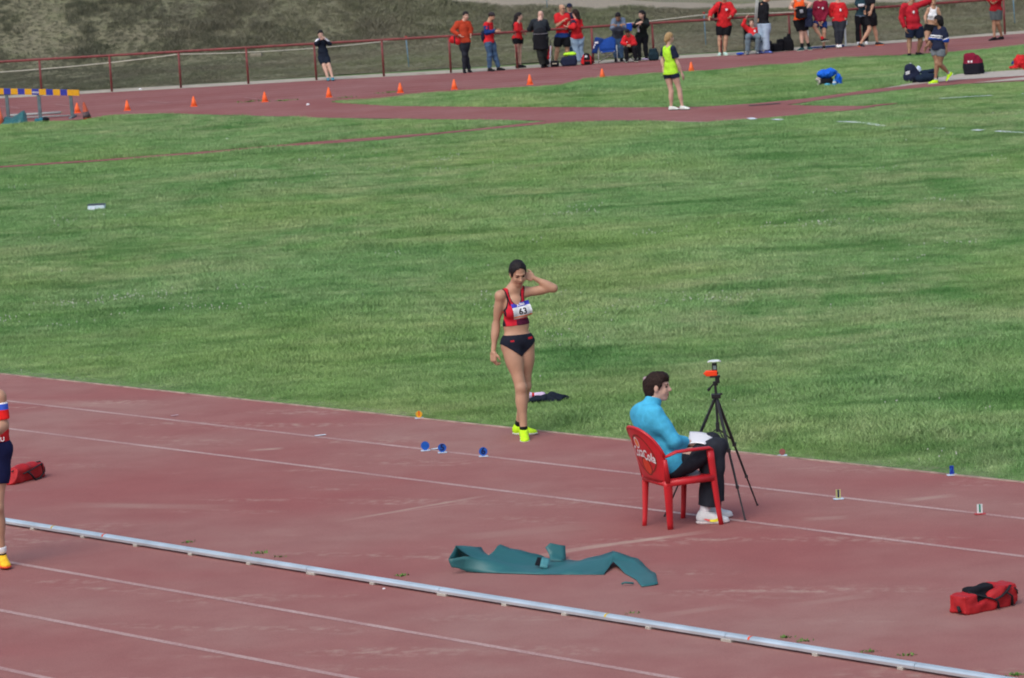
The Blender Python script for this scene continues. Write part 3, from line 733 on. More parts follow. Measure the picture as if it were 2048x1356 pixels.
        so = sobj(s, 'sole', sole, p.root, h or max(p.h*.6, .006), cuts=[(P(0, 0, .002), -u), (P(0, 0, .024), u)])
        so.parent = o
        if sock:
            s = S(); s.cone(P(-.006, 0, .07), A+(p.J['k'+x]-A)*sock[1], .040*z, .040*z, k=.01, cut=[(A+(p.J['k'+x]-A)*sock[1], p.J['k'+x]-A)])
            sobj(s, 'sock', sock[0], p.root, h or p.h*.8)
    def hair(p, m, style='short', h=None, extra=None, line=.045, low=-.02, side=.075, fb=.115, rnd=False):
        z = p.z; A, P = p.hA, p.hP; s = S(); g = .009
        s.ell(P(0, -.014, .034), z*(np.array([.073, .092, .088])+g), A, k=.02)
        if style in ('tied', 'long', 'bob', 'curly'): s.ell(P(0, -.05, -.01), z*(np.array([.066, .06, .085])+g*.6), A, k=.03)
        f = nrm(A[1]*.80-A[2]*.60)
        if rnd: s.ell(P(0, .090, line-.098), z*np.array([.080, .078, .098]), A, k=.008, neg=True)
        else: s.box(P(0, fb, line-.087), z*np.array([side, .06, .075]), A, r=.012*z, k=.012, neg=True)
        if extra: extra(s, P, z, A)
        cuts = [(P(0, 0, low-.055) if style != 'short' else P(0, -.02, low-.02), -A[2]*1.+(-A[1]*0) + (A[1]*.9 if style == 'short' else 0))]
        if style in ('long', 'bob', 'curly') or extra: cuts = []
        return sobj(s, 'hair', m, p.root, h or p.h*.8, cuts=cuts, noise=(5, .035, .003 if style != 'curly' else .009))
    def cap(p, m, brim=True, h=None):
        z = p.z; A, P = p.hA, p.hP; s = S()
        s.ell(P(0, -.012, .042), z*np.array([.087, .103, .090]), A, k=.02, cut=[(P(0, 0, .040), -A[2])])
        if brim: s.ell(P(0, .10, .046), z*np.array([.060, .062, .008]), A, k=.008)
        return sobj(s, 'cap', m, p.root, h or p.h*.7)
    def patch(p, name, m, t, a, w_, hgt, e=.03, depth=None, shape='shield', back=False):
        """small emblem lying on the garment: t along the torso, a across"""
        c = p.torsolen(t)+p.ac*a+(-p.fr if back else p.fr)*(depth or (.10*p.z*p.fat+e)); b = MB()
        s = S(); s.ell(c, (w_, .006, hgt), [p.ac, p.fr, p.upt]); return sobj(s, name, m, p.root, .008)

# photo-crop helper: joints read in a crop (ox, oy, scale)
def joints(crop, Y0, spec):
    ox, oy, sc = crop; J = {}
    for k, v in spec.items():
        if k in ('fd', 'ta', 'tb'): J[k] = nrm(v); continue
        x, y = ox+v[0]/sc, oy+v[1]/sc; d = v[2] if len(v) > 2 else 0.
        if k in ('aa', 'ab') and len(v) < 4: J[k] = Wz(x, .085, Y0+d)
        else: J[k] = W(x, y, Y0+d)
    return J
CRA = (890, 10, 9.685); CRB = (1010, 0, 9.353); CRC = (1180, 10, 11.3); CRD = (1470, 0, 8.192); CRE = (1790, 0, 7.536); CRF = (1400, 0, 11.3); CRG = (1680, 0, 5.565); CRH = (600, 40, 10.43)
CR1 = (920, 480, 3.081); CR2 = (1220, 700, 3.568); CR5 = (0, 740, 3.084); CR8 = (1170, 0, 5.652)

# -------- colours
RED = cloth('red fabric', (.55, .022, .028)); REDO = cloth('quilted orange red', (.40, .050, .022)); NAVY = cloth('navy fabric', (.016, .022, .050)); BLK = cloth('black fabric', (.010, .011, .015)); DKG = cloth('dark grey green fabric', (.035, .042, .042))
MAR = cloth('maroon fabric', (.20, .012, .035)); WHT = cloth('white fabric', (.72, .74, .78)); LIME = cloth('lime fabric', (.42, .78, .045)); ORG = cloth('orange fabric', (.75, .10, .02)); GRYB = cloth('blue grey fabric', (.14, .19, .27)); JEAN = cloth('blue denim', (.055, .11, .20), var=.35); LJEAN = cloth('light denim', (.26, .38, .52), var=.15); GREY = cloth('mid grey fabric', (.16, .19, .22))
BLUE = cloth('royal blue fabric', (.012, .065, .42)); DBLUE = cloth('deep blue fabric', (.012, .040, .17)); TURQ = cloth('turquoise jersey', (.065, .42, .66), bump=.4); CHAR = cloth('charcoal trousers', (.022, .026, .036)); KHAKI = cloth('grey khaki fabric', (.20, .20, .17))
NEON = mat('neon yellow green', (.50, .86, .015), .6, .1); WSOLE = mat('pale sole', (.55, .6, .5), .7); DSOLE = mat('dark sole', (.02, .02, .025), .7); OSOLE = mat('orange sole', (.8, .16, .03), .7); YEL = mat('yellow shoe', (.85, .50, .02), .6, .15); TEALS = mat('teal shoe', (.05, .22, .30), .7)

def textmesh(txt, size, shear=0., bold=0.):
    cu = bpy.data.curves.new('t', 'FONT'); cu.body = txt; cu.size = size; cu.align_x = 'CENTER'; cu.align_y = 'CENTER'; cu.shear = shear; cu.offset = bold; cu.resolution_u = 3
    o = bpy.data.objects.new('t', cu); COL.objects.link(o); dg = bpy.context.evaluated_depsgraph_get(); dg.update()
    me = bpy.data.meshes.new_from_object(o.evaluated_get(dg)); V = np.array([v.co[:] for v in me.vertices]); F = [tuple(q.vertices) for q in me.polygons]
    bpy.data.objects.remove(o); bpy.data.meshes.remove(me); return V, F
def subdiv_flat(V, F, L):
    import bmesh
    bm = bmesh.new(); vs = [bm.verts.new(v) for v in V]
    for f in F:
        try: bm.faces.new([vs[i] for i in f])
        except ValueError: pass
    for _ in range(4):
        es = [e for e in bm.edges if e.calc_length() > L]
        if not es: break
        bmesh.ops.subdivide_edges(bm, edges=es, cuts=1)
    bmesh.ops.triangulate(bm, faces=bm.faces[:]); V = np.array([v.co[:] for v in bm.verts]); bm.verts.index_update(); F = [tuple(v.index for v in f.verts) for f in bm.faces]; bm.free(); return V, F
def drape(obj_, origin, ax, uz, fr, V, lift):
    """lay flat (u,v) points onto the front of a mesh object by ray casting along -fr"""
    from mathutils.bvhtree import BVHTree
    off = OFF[obj_.name]; if_ = [tuple(q.vertices) for q in obj_.data.polygons]
    bv = BVHTree.FromPolygons([tuple(np.array(v.co[:])+off) for v in obj_.data.vertices], if_)
    out = []; last = None
    for v in V:
        o = origin+ax*v[0]+uz*v[1]; hit = bv.ray_cast(Vector(o+fr*.35), Vector(-fr))
        d = (np.array(hit[0][:])-o)@fr if hit[0] is not None else (last if last is not None else 0.)
        last = d; out.append(d)
    return np.array([origin+ax*v[0]+uz*v[1]+fr*(d+lift) for v, d in zip(V, out)])

# ------------------------------------------------------------------ 1 the athlete with the bib
Y0 = G(1047, 876)[1]
J = joints(CR1, Y0, dict(hd=(358, 205, -.03), nk=(350, 295), sa=(248, 347, -.03), sb=(405, 322, .05), ea=(222, 525, .03), wa=(205, 690, -.02), eb=(578, 298, .02), wb=(452, 232, .02),
    ha=(312, 655, -.03), hb=(405, 650, .04), pv=(357, 628, 0), ka=(376, 912, -.09), kb=(402, 900, .08), aa=(393, 1158, -.10, 1), ab=(352, 1150, .17, 1)))
J['aa'] = Wz(920+393/3.081, .088, Y0-.10); J['ab'] = Wz(920+362/3.081, .088, Y0+.20)
J['fd'] = nrm((.26, -.86, -.42)); J['ta'] = nrm((.04, -1, -.12)); J['tb'] = nrm((.93, -.36, 0))
A1 = Person('dark haired woman athlete in a red crop top with bib 63, hand behind her head', J, 1.0, True, 'a', 1., .005, foot=(J['aa'][0], J['aa'][1], 0))
A1.body({'a': dict(curl=1.05, n=nrm((.8, .6, 0)), t=nrm((.6, -.8, 0)), d=nrm((-.02, -.12, -1))), 'b': dict(curl=.75, d=nrm((-.86, .1, .30)), n=nrm((-.5, .3, -1)), t=nrm((0, .3, 1)))}, up=nrm((.07, -.42, .9)))
J = A1.J
def bun(s, P, z, A): s.ell(P(0, -.12, .0), z*np.array([.034, .032, .034]), A, k=.02)
A1.hair(HR['black'], 'tied', .005, line=.094, rnd=True, extra=bun)
# crop top: torso shell cut by neckline, arm holes and hem
s = S(); A1.torso(s, .006, k=.05)
for x in 'ab': s.cone(A1.sc+A1.upt*.035, J['s'+x]+A1.upt*.015, .048, .046, k=.04)
hemT = J['pv']+A1.upt*((628-520)/3.081/210.)
nk = A1.sc+A1.upt*.055+A1.fr*.09
ax3 = [A1.ac, A1.fr, A1.upt]
s.ell(nk+A1.ac*.004, (.066, .10, .150), ax3, k=.004, neg=True); s.ell(nk-A1.fr*.17+A1.upt*.02, (.075, .09, .09), ax3, k=.004, neg=True)
for x, q in (('a', -1), ('b', 1)): s.ell(J['s'+x]+A1.ac*(q*.010+(.014 if q > 0 else 0))-A1.upt*.030, (.060, .16, .115), ax3, k=.004, neg=True)
def trim(C):
    i = np.zeros(len(C), int)
    def near(c, r, w_):
        X = C-c; d = sum(((X@ax3[j])/r[j])**2 for j in range(3)); return d < (1+w_)**2
    i[near(nk+A1.ac*.004, (.066, .10, .150), .10)] = 1
    for x, q in (('a', -1), ('b', 1)): i[near(J['s'+x]+A1.ac*(q*.010+(.014 if q > 0 else 0))-A1.upt*.030, (.060, .16, .115), .14)] = 1
    X = C-A1.torsolen(.7); a = X@A1.ac; i[a < -.118] = 1
    u = (C-hemT)@A1.upt; m_ = (u < .058) & (a > -.02+.8*0); i[m_ & (u < .058) & (u+.35*(a) > .0)] = 2
    return i
REDTOP = cloth('crop top red', (.56, .020, .040)); TRIMB = cloth('crop top trim', (.020, .014, .022)); PLUM = cloth('crop top plum panel', (.085, .012, .038))
topo = sobj(s, 'crop_top', [REDTOP, TRIMB, PLUM], A1.root, .005, cuts=[(hemT, -A1.upt)], paint=trim)
# black strap over the shoulder
s = S(); p0 = J['sa']+A1.ac*.035+A1.upt*.060; p1 = J['sa']+A1.ac*.062-A1.upt*.085+A1.fr*.075
s.cone(p0+A1.fr*.02, (p0+p1)/2+A1.fr*.035, .006, .006, k=.004); s.cone((p0+p1)/2+A1.fr*.035, p1+A1.fr*.012, .006, .006, k=.004); sobj(s, 'bra_strap', TRIMB, A1.root, .004)
# briefs
s = S(); A1.torso(s, .006, k=.05)
for x in 'ab': s.cone(J['h'+x], J['h'+x]+(J['k'+x]-J['h'+x])*.22, .090, .086, k=.045); s.ell(J['h'+x]+(J['k'+x]-J['h'+x])*.3, (.0905, .0905, .15), k=.035)
wz = J['pv']+A1.upt*((628-578)/3.081/210.)
cr = J['pv']-A1.upt*((705-628)/3.081/210.)
def legcut(sgn):
    # plane through the crotch rising to the hip
    o = cr+A1.ac*sgn*.022; n = nrm(A1.ac*sgn*1.0-A1.upt*1.28); return (o, n)
bmesh_ = s.mesh(.005, cuts=[(wz, A1.upt+A1.ac*.03), legcut(-1), legcut(1)])
def logo(C):
    i = np.zeros(len(C), int); X = C-wz; a, u, f_ = X@A1.ac, X@A1.upt, X@A1.fr
    i[(f_ > 0) & (np.abs(u+.052) < .009) & (np.abs(a+.088) < .017)] = 1; i[(f_ > -.02) & (np.abs(u+.046) < .010) & (np.abs(a-.105) < .026)] = 1; return i
mk('briefs', bmesh_[0], bmesh_[1], [cloth('briefs navy', (.014, .017, .030)), cloth('briefs red mark', (.45, .02, .03))], A1.root, logo(bmesh_[0][bmesh_[1]].mean(1)))
A1.shoe('a', NEON, WSOLE, sock=(BLK, .10), h=.006); A1.shoe('b', NEON, WSOLE, sock=(BLK, .14), h=.006)
# number bib, pinned on the chest
bc = W(920+392/3.081, 480+433/3.081, Y0-.12); fr = A1.fr; bu = A1.ac; bz = A1.upt
bw, bh = .196, .150; tilt = .09
bu2 = nrm(bu+bz*tilt); bz2 = nrm(bz-bu*tilt)
bc = bc+(0)*fr
nu, nv = 16, 12; V = [((i/nu-.5)*bw, (j/nv-.5)*bh) for j in range(nv+1) for i in range(nu+1)]; F = [(j*(nu+1)+i, j*(nu+1)+i+1, (j+1)*(nu+1)+i+1, (j+1)*(nu+1)+i) for j in range(nv) for i in range(nu)]
idx = [(1 if j >= nv*.74 else (2 if 1 <= j < 2 else (3 if j < 1 else 0))) for j in range(nv) for i in range(nu)]
BP = mat('bib paper', (.70, .76, .80), .6, .03); BB = mat('bib blue', (.035, .045, .45), .6, .05); BO = mat('bib orange', (.80, .22, .06), .6, .05); BG = mat('bib footer', (.50, .38, .36), .6, .2, 120)
VV = drape(topo, bc, bu2, bz2, fr, V, .007)
bib = mk('race_bib', VV, F, [BP, BB, BO, BG], A1.root, idx)
for txt, sz, v0, mt, nm, bo in (('63', .082, -.012, mat('bib digits', (.02, .02, .03), .6), 'bib_number', .0022), ('JOMA', .034, .056, mat('bib white print', (.8, .82, .85), .6), 'bib_heading', .001)):
    tv, tf_ = textmesh(txt, sz, 0, bo); tv, tf_ = subdiv_flat(tv, tf_, .02)
    tv = tv[:, :2]+np.array([0, v0]); o = mk(nm, drape(topo, bc, bu2, bz2, fr, tv, .0105), tf_, mt, A1.root); o.parent = bib

# ------------------------------------------------------------------ 2 woman in the green shirt by the runway
Y0 = G(1352, 221)[1]
J = joints(CR8, Y0, dict(hd=(958, 425), sa=(890, 548, .10), sb=(1000, 545, -.10), ea=(872, 680, .10), wa=(885, 770, .05), eb=(1050, 715, -.08), wb=(1095, 830, -.05), ha=(935, 835, .07), hb=(1010, 830, -.05),
    ka=(975, 1035, .05), kb=(1070, 1020, -.05), aa=(975, 1215, .05), ab=(1100, 1190, -.05)))
J['fd'] = nrm((.9, .42, -.05)); J['ta'] = nrm((1, -.1, 0)); J['tb'] = nrm((.9, -.35, 0))
P2 = Person('woman in a lime green shirt and navy shorts seen from behind on the red runway', J, .97, True, 'b', .95, .009, front=(.7, .6, 0))
P2.body(); 
def pony(s, P, z, A):
    s.cone(P(0, -.10, .01), P(0, -.115, -.06), .035*z, .030*z, k=.02); s.cone(P(0, -.115, -.06), P(0, -.07, -.15), .03*z, .016*z, k=.02)
P2.hair(HR['fair'], 'tied', extra=pony)
zs = P2.J['sb']
def sl(C): 
    i = np.zeros(len(C), int); X = C-P2.sc; a = X@P2.ac; i[(np.abs(a) > P2.sw/2-.012) & (X@P2.upt > -.22)] = 1; return i
P2.top('t_shirt', [LIME, NAVY], .30, .020, -.01, flare=.01, amp=.007, paint=sl)
P2.bottoms('shorts', NAVY, .22, .010, flare=.01); WSH = mat('white shoe', (.70, .78, .74), .6, .1)
P2.shoe('a', WSH, DSOLE); P2.shoe('b', WSH, DSOLE)

# ------------------------------------------------------------------ 3 seated official, chair, clipboard paper, tripod
LA, LB_, LC, LD = [gp(*p) for p in ((1289, 1052.5), (1341, 1060), (1366, 1037), (1443, 1050))]
cc = (LA+LB_+LC+LD)/4; fwd = nrm((LC+LD)/2-(LA+LB_)/2); rgt = np.array([fwd[1], -fwd[0], 0]); UPz = np.array([0, 0, 1.])
def CL(x, y, z): return cc+fwd*x+rgt*y+UPz*z      # chair frame: x forward, y to the sitter's right (towards the camera)
chair = root('plastic_chair', (cc[0], cc[1], 0), 'red plastic armchair with a white drink logo on its back, under the seated official', 'chair')
CHR = mat('chair red plastic', (.52, .018, .026), .38, .10, 9, spec=.45); 
def cco(P): v = P-cc; return v@fwd, v@rgt
def leg(name, foot, topx, topy, zt, r0, r1):
    fx, fy = cco(foot); b = MB(); pts = []; n = 8
    for i in range(n+1):
        t = i/n; pts.append(CL(fx+(topx-fx)*t**.8, fy+(topy-fy)*t**.8, .002+zt*t))
    b.tube(pts, [r0+(r1-r0)*i/n for i in range(n+1)], 12, flat=.62, up=(rgt[0], rgt[1], 0)); return b.build(name, CHR, chair, smooth=True)
SZ = .415
leg('leg', LA, -.19, -.20, SZ, .020, .032); leg('leg', LB_, -.19, .205, SZ, .026, .042)
leg('leg', LC, .20, -.235, .63, .022, .030); leg('leg', LD, .195, .235, .63, .021, .034)
# seat: thin shell with rolled rim
V = []; F = []; n = 14
for j in range(n+1):
    for i in range(n+1):
        x = -.22+.46*j/n; hw = .205+.035*j/n; y = -hw+2*hw*i/n; e = max(abs(2*i/n-1), abs(2*j/n-1)); z = SZ+.02-.022*(1-e**3)-(.035 if e > .99 else 0); V.append(CL(x, y, z))
F = [(j*(n+1)+i, j*(n+1)+i+1, (j+1)*(n+1)+i+1, (j+1)*(n+1)+i) for j in range(n) for i in range(n)]
so = mk('seat', V, F, CHR, chair); sm = so.modifiers.new('s', 'SOLIDIFY'); sm.thickness = .012
b = MB(); b.tube([CL(-.21, .21, SZ-.02), CL(.21, .245, SZ-.015)], .020, 10, flat=1.4); b.tube([CL(-.21, -.205, SZ-.02), CL(.21, -.24, SZ-.015)], .020, 10); b.tube([CL(-.205, -.2, SZ-.025), CL(-.205, .2, SZ-.025)], .022, 10); b.build('seat_rail', CHR, chair, smooth=True)
# back shell, wraps round and runs into the arms
def back(s_, t):                      # s_ -1..1 across, t 0..1 up
    zt = SZ+.02+(.425 if True else 0)*math.sqrt(max(0, 1-.80*abs(s_)**2.3)) if True else 0
    z = SZ-.01+(zt-SZ+.01)*t; wd = .215+.035*t
    y = wd*math.sin(s_*1.25)/math.sin(1.25); x = -.235-.15*t+.13*(abs(s_)**2.2)*(.3+.9*t); return CL(x, y, z)
V = [back(-1+2*i/24, j/14) for j in range(15) for i in range(25)]; F = [(j*25+i, j*25+i+1, (j+1)*25+i+1, (j+1)*25+i) for j in range(14) for i in range(24)]
bo = mk('backrest', V, F, CHR, chair); sm = bo.modifiers.new('s', 'SOLIDIFY'); sm.thickness = .009; sm.offset = 0
b = MB(); rim = [back(-1+2*i/30, 1.0) for i in range(31)]; b.tube(rim, .013, 8); b.build('back_rim', CHR, chair, smooth=True)
for q in (1, -1):
    b = MB(); p0 = back(q, .98); xx, yy = cco(p0)
    pts = [p0, CL(xx+.10, yy+q*.012, .655), CL(.02, q*.255, .655), CL(.18, q*.245, .652), CL(.215, q*.238, .63)]
    b.tube(pts, [.020, .026, .028, .027, .020], 12, flat=.5); b.build('armrest', CHR, chair, smooth=True)
    b = MB(); b.tube([back(q, .98)-UPz*.02, back(q, .55), back(q, 0.), ], [.018, .02, .024], 8); b.build('back_edge', CHR, chair, smooth=True)
# printed roundel and script on the outer face of the back
outn = -fwd
def onback(u, v, lift):
    u = u*1.12+.030; v = v*1.12+.012                # u across (metres, + = towards camera side), v above centre
    t = (v+.20)/.42+.0; s_ = math.asin(max(-.98, min(.98, u/(.235)*math.sin(1.25))))/1.25
    a = back(s_, min(max(t, 0), 1)); e1 = back(s_+.02, min(max(t, 0), 1))-a; e2 = back(s_, min(max(t, 0), .98)+.02)-back(s_, min(max(t, 0), .98)); n_ = nrm(np.cross(e1, e2)); n_ = n_*np.sign(n_@outn+1e-9); return a+n_*lift
def decal(name, V2, F2, m, lift, par): 
    return mk(name, [onback(v[0], v[1], lift) for v in V2], F2, m, par)
DK = mat('roundel dark edge', (.20, .03, .02), .5); RD2 = mat('roundel bright red', (.62, .05, .02), .4); WP = mat('logo white', (.72, .70, .72), .5, .1, 40); OR2 = mat('logo orange', (.70, .20, .05), .5)
def ring(r0, r1, n=40, cx=0, cy=0, sy=1.):
    V = []; F = []
    for i in range(n):
        a = 2*math.pi*i/n; V += [(cx+r0*math.cos(a), cy+sy*r0*math.sin(a)), (cx+r1*math.cos(a), cy+sy*r1*math.sin(a))]
    for i in range(n): F.append((2*i, 2*i+1, (2*i+3) % (2*n), (2*i+2) % (2*n)))
    return V, F
v, f = ring(.128, .140); decal('logo_ring', v, f, DK, .0058, bo)
v, f = ring(.0, .055, cx=-.0, cy=-.085); decal('logo_bottle', v, f, RD2, .0058, bo); v, f = ring(.055, .066, cy=-.085); decal('logo_edge', v, f, DK, .0060, bo)
v, f = ring(.0, .024, cx=-.035, cy=.078, sy=1.3); decal('logo_glass', v, f, OR2, .0060, bo); v, f = ring(.024, .031, cx=-.035, cy=.078, sy=1.3); decal('logo_glass_edge', v, f, WP, .0062, bo)
tv, tf_ = textmesh('Coca', .100, .35, .0022); tv2, tf2 = textmesh('Cola', .100, .35, .0022)
for tv, tf_, cx_, cy_ in ((tv, tf_, -.066, .012), (tv2, tf2, .066, -.004)):
    tv, tf_ = subdiv_flat(tv*np.array([.66, 1.05, 1]), tf_, .02); decal('logo_script', [(x+cx_, y+cy_) for x, y, _ in tv], tf_, WP, .0072, bo)
v = [(-.012, .018), (.012, .016), (.012, .024), (-.012, .026)]; decal('logo_hyphen', v, [(0, 1, 2, 3)], WP, .0074, bo)
sw = [(.0+.02*i-.02, .035+.016*math.sin(i*.9)) for i in range(7)]
v = []; 
for x, y in sw: v += [(x, y), (x+.004, y+.010)]
0 and decal('logo_swash', v, [(2*i, 2*i+2, 2*i+3, 2*i+1) for i in range(6)], WP, .0074, bo)

# the official herself
Yc = cc[1]
def cj(x, y, dy): return W(1220+x/3.568, 700+y/3.568, Yc+dy)
hip = CL(-.06, 0, SZ+.115)
J = dict(hd=cj(345, 262, .02), sa=cj(214, 458, .13), sb=cj(322, 452, -.12), ea=cj(430, 640, .30), wa=cj(560, 655, .18), eb=cj(455, 655, -.17), wb=cj(545, 655, -.03),
         ha=hip-rgt*.085, hb=hip+rgt*.085, pv=hip, ka=cj(715, 668, .22), kb=cj(752, 702, .0), aa=Wz(1417, .09, Yc+.20), ab=Wz(1409, .09, Yc-.02))
J['fd'] = nrm((.985, -.20, -.04)); J['ta'] = nrm((.95, .1, 0)); J['tb'] = nrm((.985, -.12, 0))
P3 = Person('seated woman official in a turquoise jersey and dark trousers writing on paper', J, .98, True, 'b', 1., .007, front=(.8, .5, .2))
P3.body({'b': dict(curl=.7, d=nrm((.8, .15, -.25)), n=nrm((0, .2, -1)), t=nrm((0, 1, .2))), 'a': dict(curl=.4, d=nrm((.8, -.3, -.1)), n=nrm((0, 0, -1)), t=nrm((.3, -1, 0)))}, up=(-.02, 0, 1), under=CHAR)
def clip(s, P, z, A):
    s.ell(P(0, -.105, .03), z*np.array([.03, .03, .04]), A, k=.02); s.ell(P(0, .035, .085), z*np.array([.066, .055, .035]), A, k=.03)
    s.ell(P(.072, .025, .035), z*np.array([.012, .03, .05]), A, k=.02); s.ell(P(-.072, .025, .035), z*np.array([.012, .03, .05]), A, k=.02)
    s.cone(P(0, -.07, -.03), P(0, -.06, -.085), .052, .045, k=.03)
    s.box(P(0, .12, -.055), z*np.array([.09, .055, .075]), A, r=.01, k=.012, neg=True); s.box(P(0, .06, -.085), z*np.array([.12, .075, .045]), A, r=.01, k=.012, neg=True)
    s.ell(P(0, .078, -.022), z*np.array([.12, .070, .060]), A, k=.010, neg=True)
    for q in (-1, 1): s.ell(P(q*.083, -.006, -.012), z*np.array([.022, .022, .034]), A, k=.01, neg=True)
P3.hair(HR['brown'], 'tied', .006, extra=clip)
s = S(); 
for q in (-1, 1): s.ell(P3.hP(q*.010, -.108, .062), (.010, .022, .024), P3.hA, k=.01)
sobj(s, 'hair_clip', mat('hair clip', (.35, .26, .30), .4), P3.root, .006)
def jx(s):
    bk = (P3.sc+P3.upt*-.06-P3.fr*.05); s.ell(bk, (.155, .075, .17), [P3.ac, P3.fr, P3.upt], k=.06)
    s.cone(P3.J['pv']+P3.upt*.12, P3.J['pv']+fwd*.05-UPz*.05, .150, .172, k=.06)
    n0, n1 = cj(292, 420, .0), cj(312, 338, .02); s.cone(n0, n1, .078, .066, k=.03, cut=[(n1, n1-n0)])
P3.top('jersey', TURQ, .95, .016, 0, amp=.007, h=.007, extra=jx, neckcut=.001, wl=.34, cuts=[(cj(480, 822, -.1), fwd*.62-UPz*.78), (CL(0, 0, SZ+.012), -UPz)])
sJ = dict(P3.J); P3.J['ab'] = P3.J['ab']+fwd*.040; P3.J['aa'] = P3.J['aa']+fwd*.04
P3.bottoms('trousers', CHAR, 1.90, .026, amp=.008, flare=.016, hemr=.098, cuts=[(cj(462, 812, -.1), -(fwd*.62-UPz*.78))], wl=.3, h=.008); P3.J = sJ
WS2 = mat('running shoe white', (.66, .70, .72), .6, .06)
P3.shoe('b', WS2, mat('shoe foam sole', (.62, .58, .58), .7), sock=(WHT, .12), h=.006, z=1.06); P3.shoe('a', WS2, MATS['shoe foam sole'], sock=(WHT, .12), h=.007, z=1.06)
sh = [c for c in P3.root.children if c.name.startswith('shoe')][0]
d = P3.J['tb']; r_ = nrm(np.cross(d, UPz)); bse = P3.J['ab']-UPz*.09
v = []; 
for i in range(9):
    t = i/8; a = bse+d*(-.02+.13*t)+UPz*(.058-.028*math.sin(t*2.2))+r_*.0; v += [a+UPz*(.012*t+.004)+r_*(.0495-.004*abs(t-.5)), a-UPz*(.004+.006*t)+r_*(.052-.004*abs(t-.5))]
mk('shoe_stripe', v, [(2*i, 2*i+2, 2*i+3, 2*i+1) for i in range(8)], [mat('stripe pink', (.8, .12, .12), .5), mat('stripe yellow', (.85, .80, .05), .5)], P3.root, [0]*4+[1]*4).parent = sh
# paper pad on her lap
pp = root('paper_pad', tuple(cj(650, 660, .08)), 'white paper sheets lying on the seated official\'s lap', 'paper')
pc = [cj(555, 690, -.06), cj(680, 695, -.10), cj(745, 632, .22), cj(570, 612, .22)]
V = []; n = 8
for j in range(n+1):
    for i in range(n+1):
        a, b_ = i/n, j/n; q = (pc[0]*(1-a)+pc[1]*a)*(1-b_)+(pc[3]*(1-a)+pc[2]*a)*b_; V.append(q+np.array([0, -.01, 0])+UPz*(.012*math.sin(a*3)+.012*b_*b_*(1-a)+.026))
po = mk('sheets', V, [(j*(n+1)+i, j*(n+1)+i+1, (j+1)*(n+1)+i+1, (j+1)*(n+1)+i) for j in range(n) for i in range(n)], mat('white paper', (.78, .80, .84), .7, .03), pp); po.modifiers.new('s', 'SOLIDIFY').thickness = .004

# tripod with wind gauge and phone
BM = mat('black tripod metal', (.018, .019, .022), .4, .2, spec=.5); BPl = mat('black plastic', (.012, .012, .014), .5)
f1, f2, f3 = gp(1490.5, 1042), gp(1515, 1012), gp(1329, 1034)
axis = (f1+f2+f3)/3; Yt = .45*f1[1]+.55*f2[1]-.1
ap = W(1432, 792, Yt); 
tr = root('tripod', (ap[0], ap[1], 0), 'black camera tripod standing on the track beside the seated official', 'tripod')
for f_ in (f1, f2, f3):
    lg = MB(); a = ap+nrm(f_-ap)*.03; p1 = a+(f_-a)*.42; p2 = a+(f_-a)*.72
    lg.tube([a, p1], .013, 8); lg.tube([p1-(f_-a)*.01, p2], .0095, 8); lg.tube([p2, f_+UPz*.006], .007, 8); lg.box(p1, (.032, .032, .03)); lg.box(p2, (.026, .026, .024)); lg.box(f_+UPz*.008, (.018, .018, .016)); lo = lg.build('leg', BM, tr)
sp_ = MB(); sc0 = ap-UPz*.27
for f_ in (f1, f2, f3): sp_.tube([sc0, ap+(f_-ap)*.40], .0055, 6)
sp_.build('spreader', BM, tr)
b = MB(); b.tube([ap-UPz*.30, ap+UPz*.09], .011, 10); b.tube([ap-UPz*.30, ap-UPz*.22], .016, 10); b.build('centre_column', BM, tr)
b = MB(); b.box(ap, (.075, .075, .035)); b.tube([ap+np.array([.03, 0, .012]), ap+np.array([.055, 0, .016])], .010, 8); b.build('shoulder', BPl, tr, bevel=.006)
h0 = ap+UPz*.088
b = MB(); b.tube([h0, h0+UPz*.035], .022, 10); b.box(h0+np.array([.018, 0, .045]), (.035, .045, .05)); b.tube([h0+np.array([-.01, 0, .02]), h0+np.array([-.06, 0, -.035])], .007, 8); b.tube([h0+np.array([-.045, 0, -.018]), h0+np.array([-.065, 0, -.04])], .012, 8)
b.box(h0+np.array([.0, 0, .076]), (.085, .05, .014)); b.build('pan_head', BPl, tr, bevel=.004)
wg = root('wind_gauge', tuple(h0+UPz*.083), 'orange and black wind gauge with a white cup on top of the tripod', 'wind gauge')
ORP = mat('orange plastic', (.85, .060, .012), .4, .05)
h0 = h0-UPz*.014; c0 = h0+np.array([-.028, 0, .118]); s = S(); s.box(c0, (.040, .014, .016), r=.008); s.cone(c0-np.array([.045, 0, 0]), c0-np.array([.062, 0, 0]), .02, .006, k=.01); sobj(s, 'orange_body', ORP, wg, .004)
b = MB(); b.box(h0+np.array([-.0, -.004, .150]), (.042, .022, .105)); b.tube([h0+np.array([.018, -.02, .118]), h0+np.array([.018, .02, .118])], .012, 10); hs = b.build('handset', BPl, wg, bevel=.004)
b = MB(); b.box(h0+np.array([0, -.0165, .165]), (.026, .003, .032)); b.build('display', mat('display grey', (.16, .22, .22), .3), wg).parent = hs
b = MB(); t0 = h0+np.array([0, 0, .208]); b.tube([t0, t0+UPz*.010], [.014, .034], 16); b.tube([t0+UPz*.010, t0+UPz*.016], [.05, .046], 16)
for q in (-1, 1): b.tube([t0+np.array([q*.02, 0, .012]), t0+np.array([q*.055, 0, .004])], .006, 8)
b.build('white_top', mat('white plastic', (.70, .78, .78), .4), wg, smooth=False)

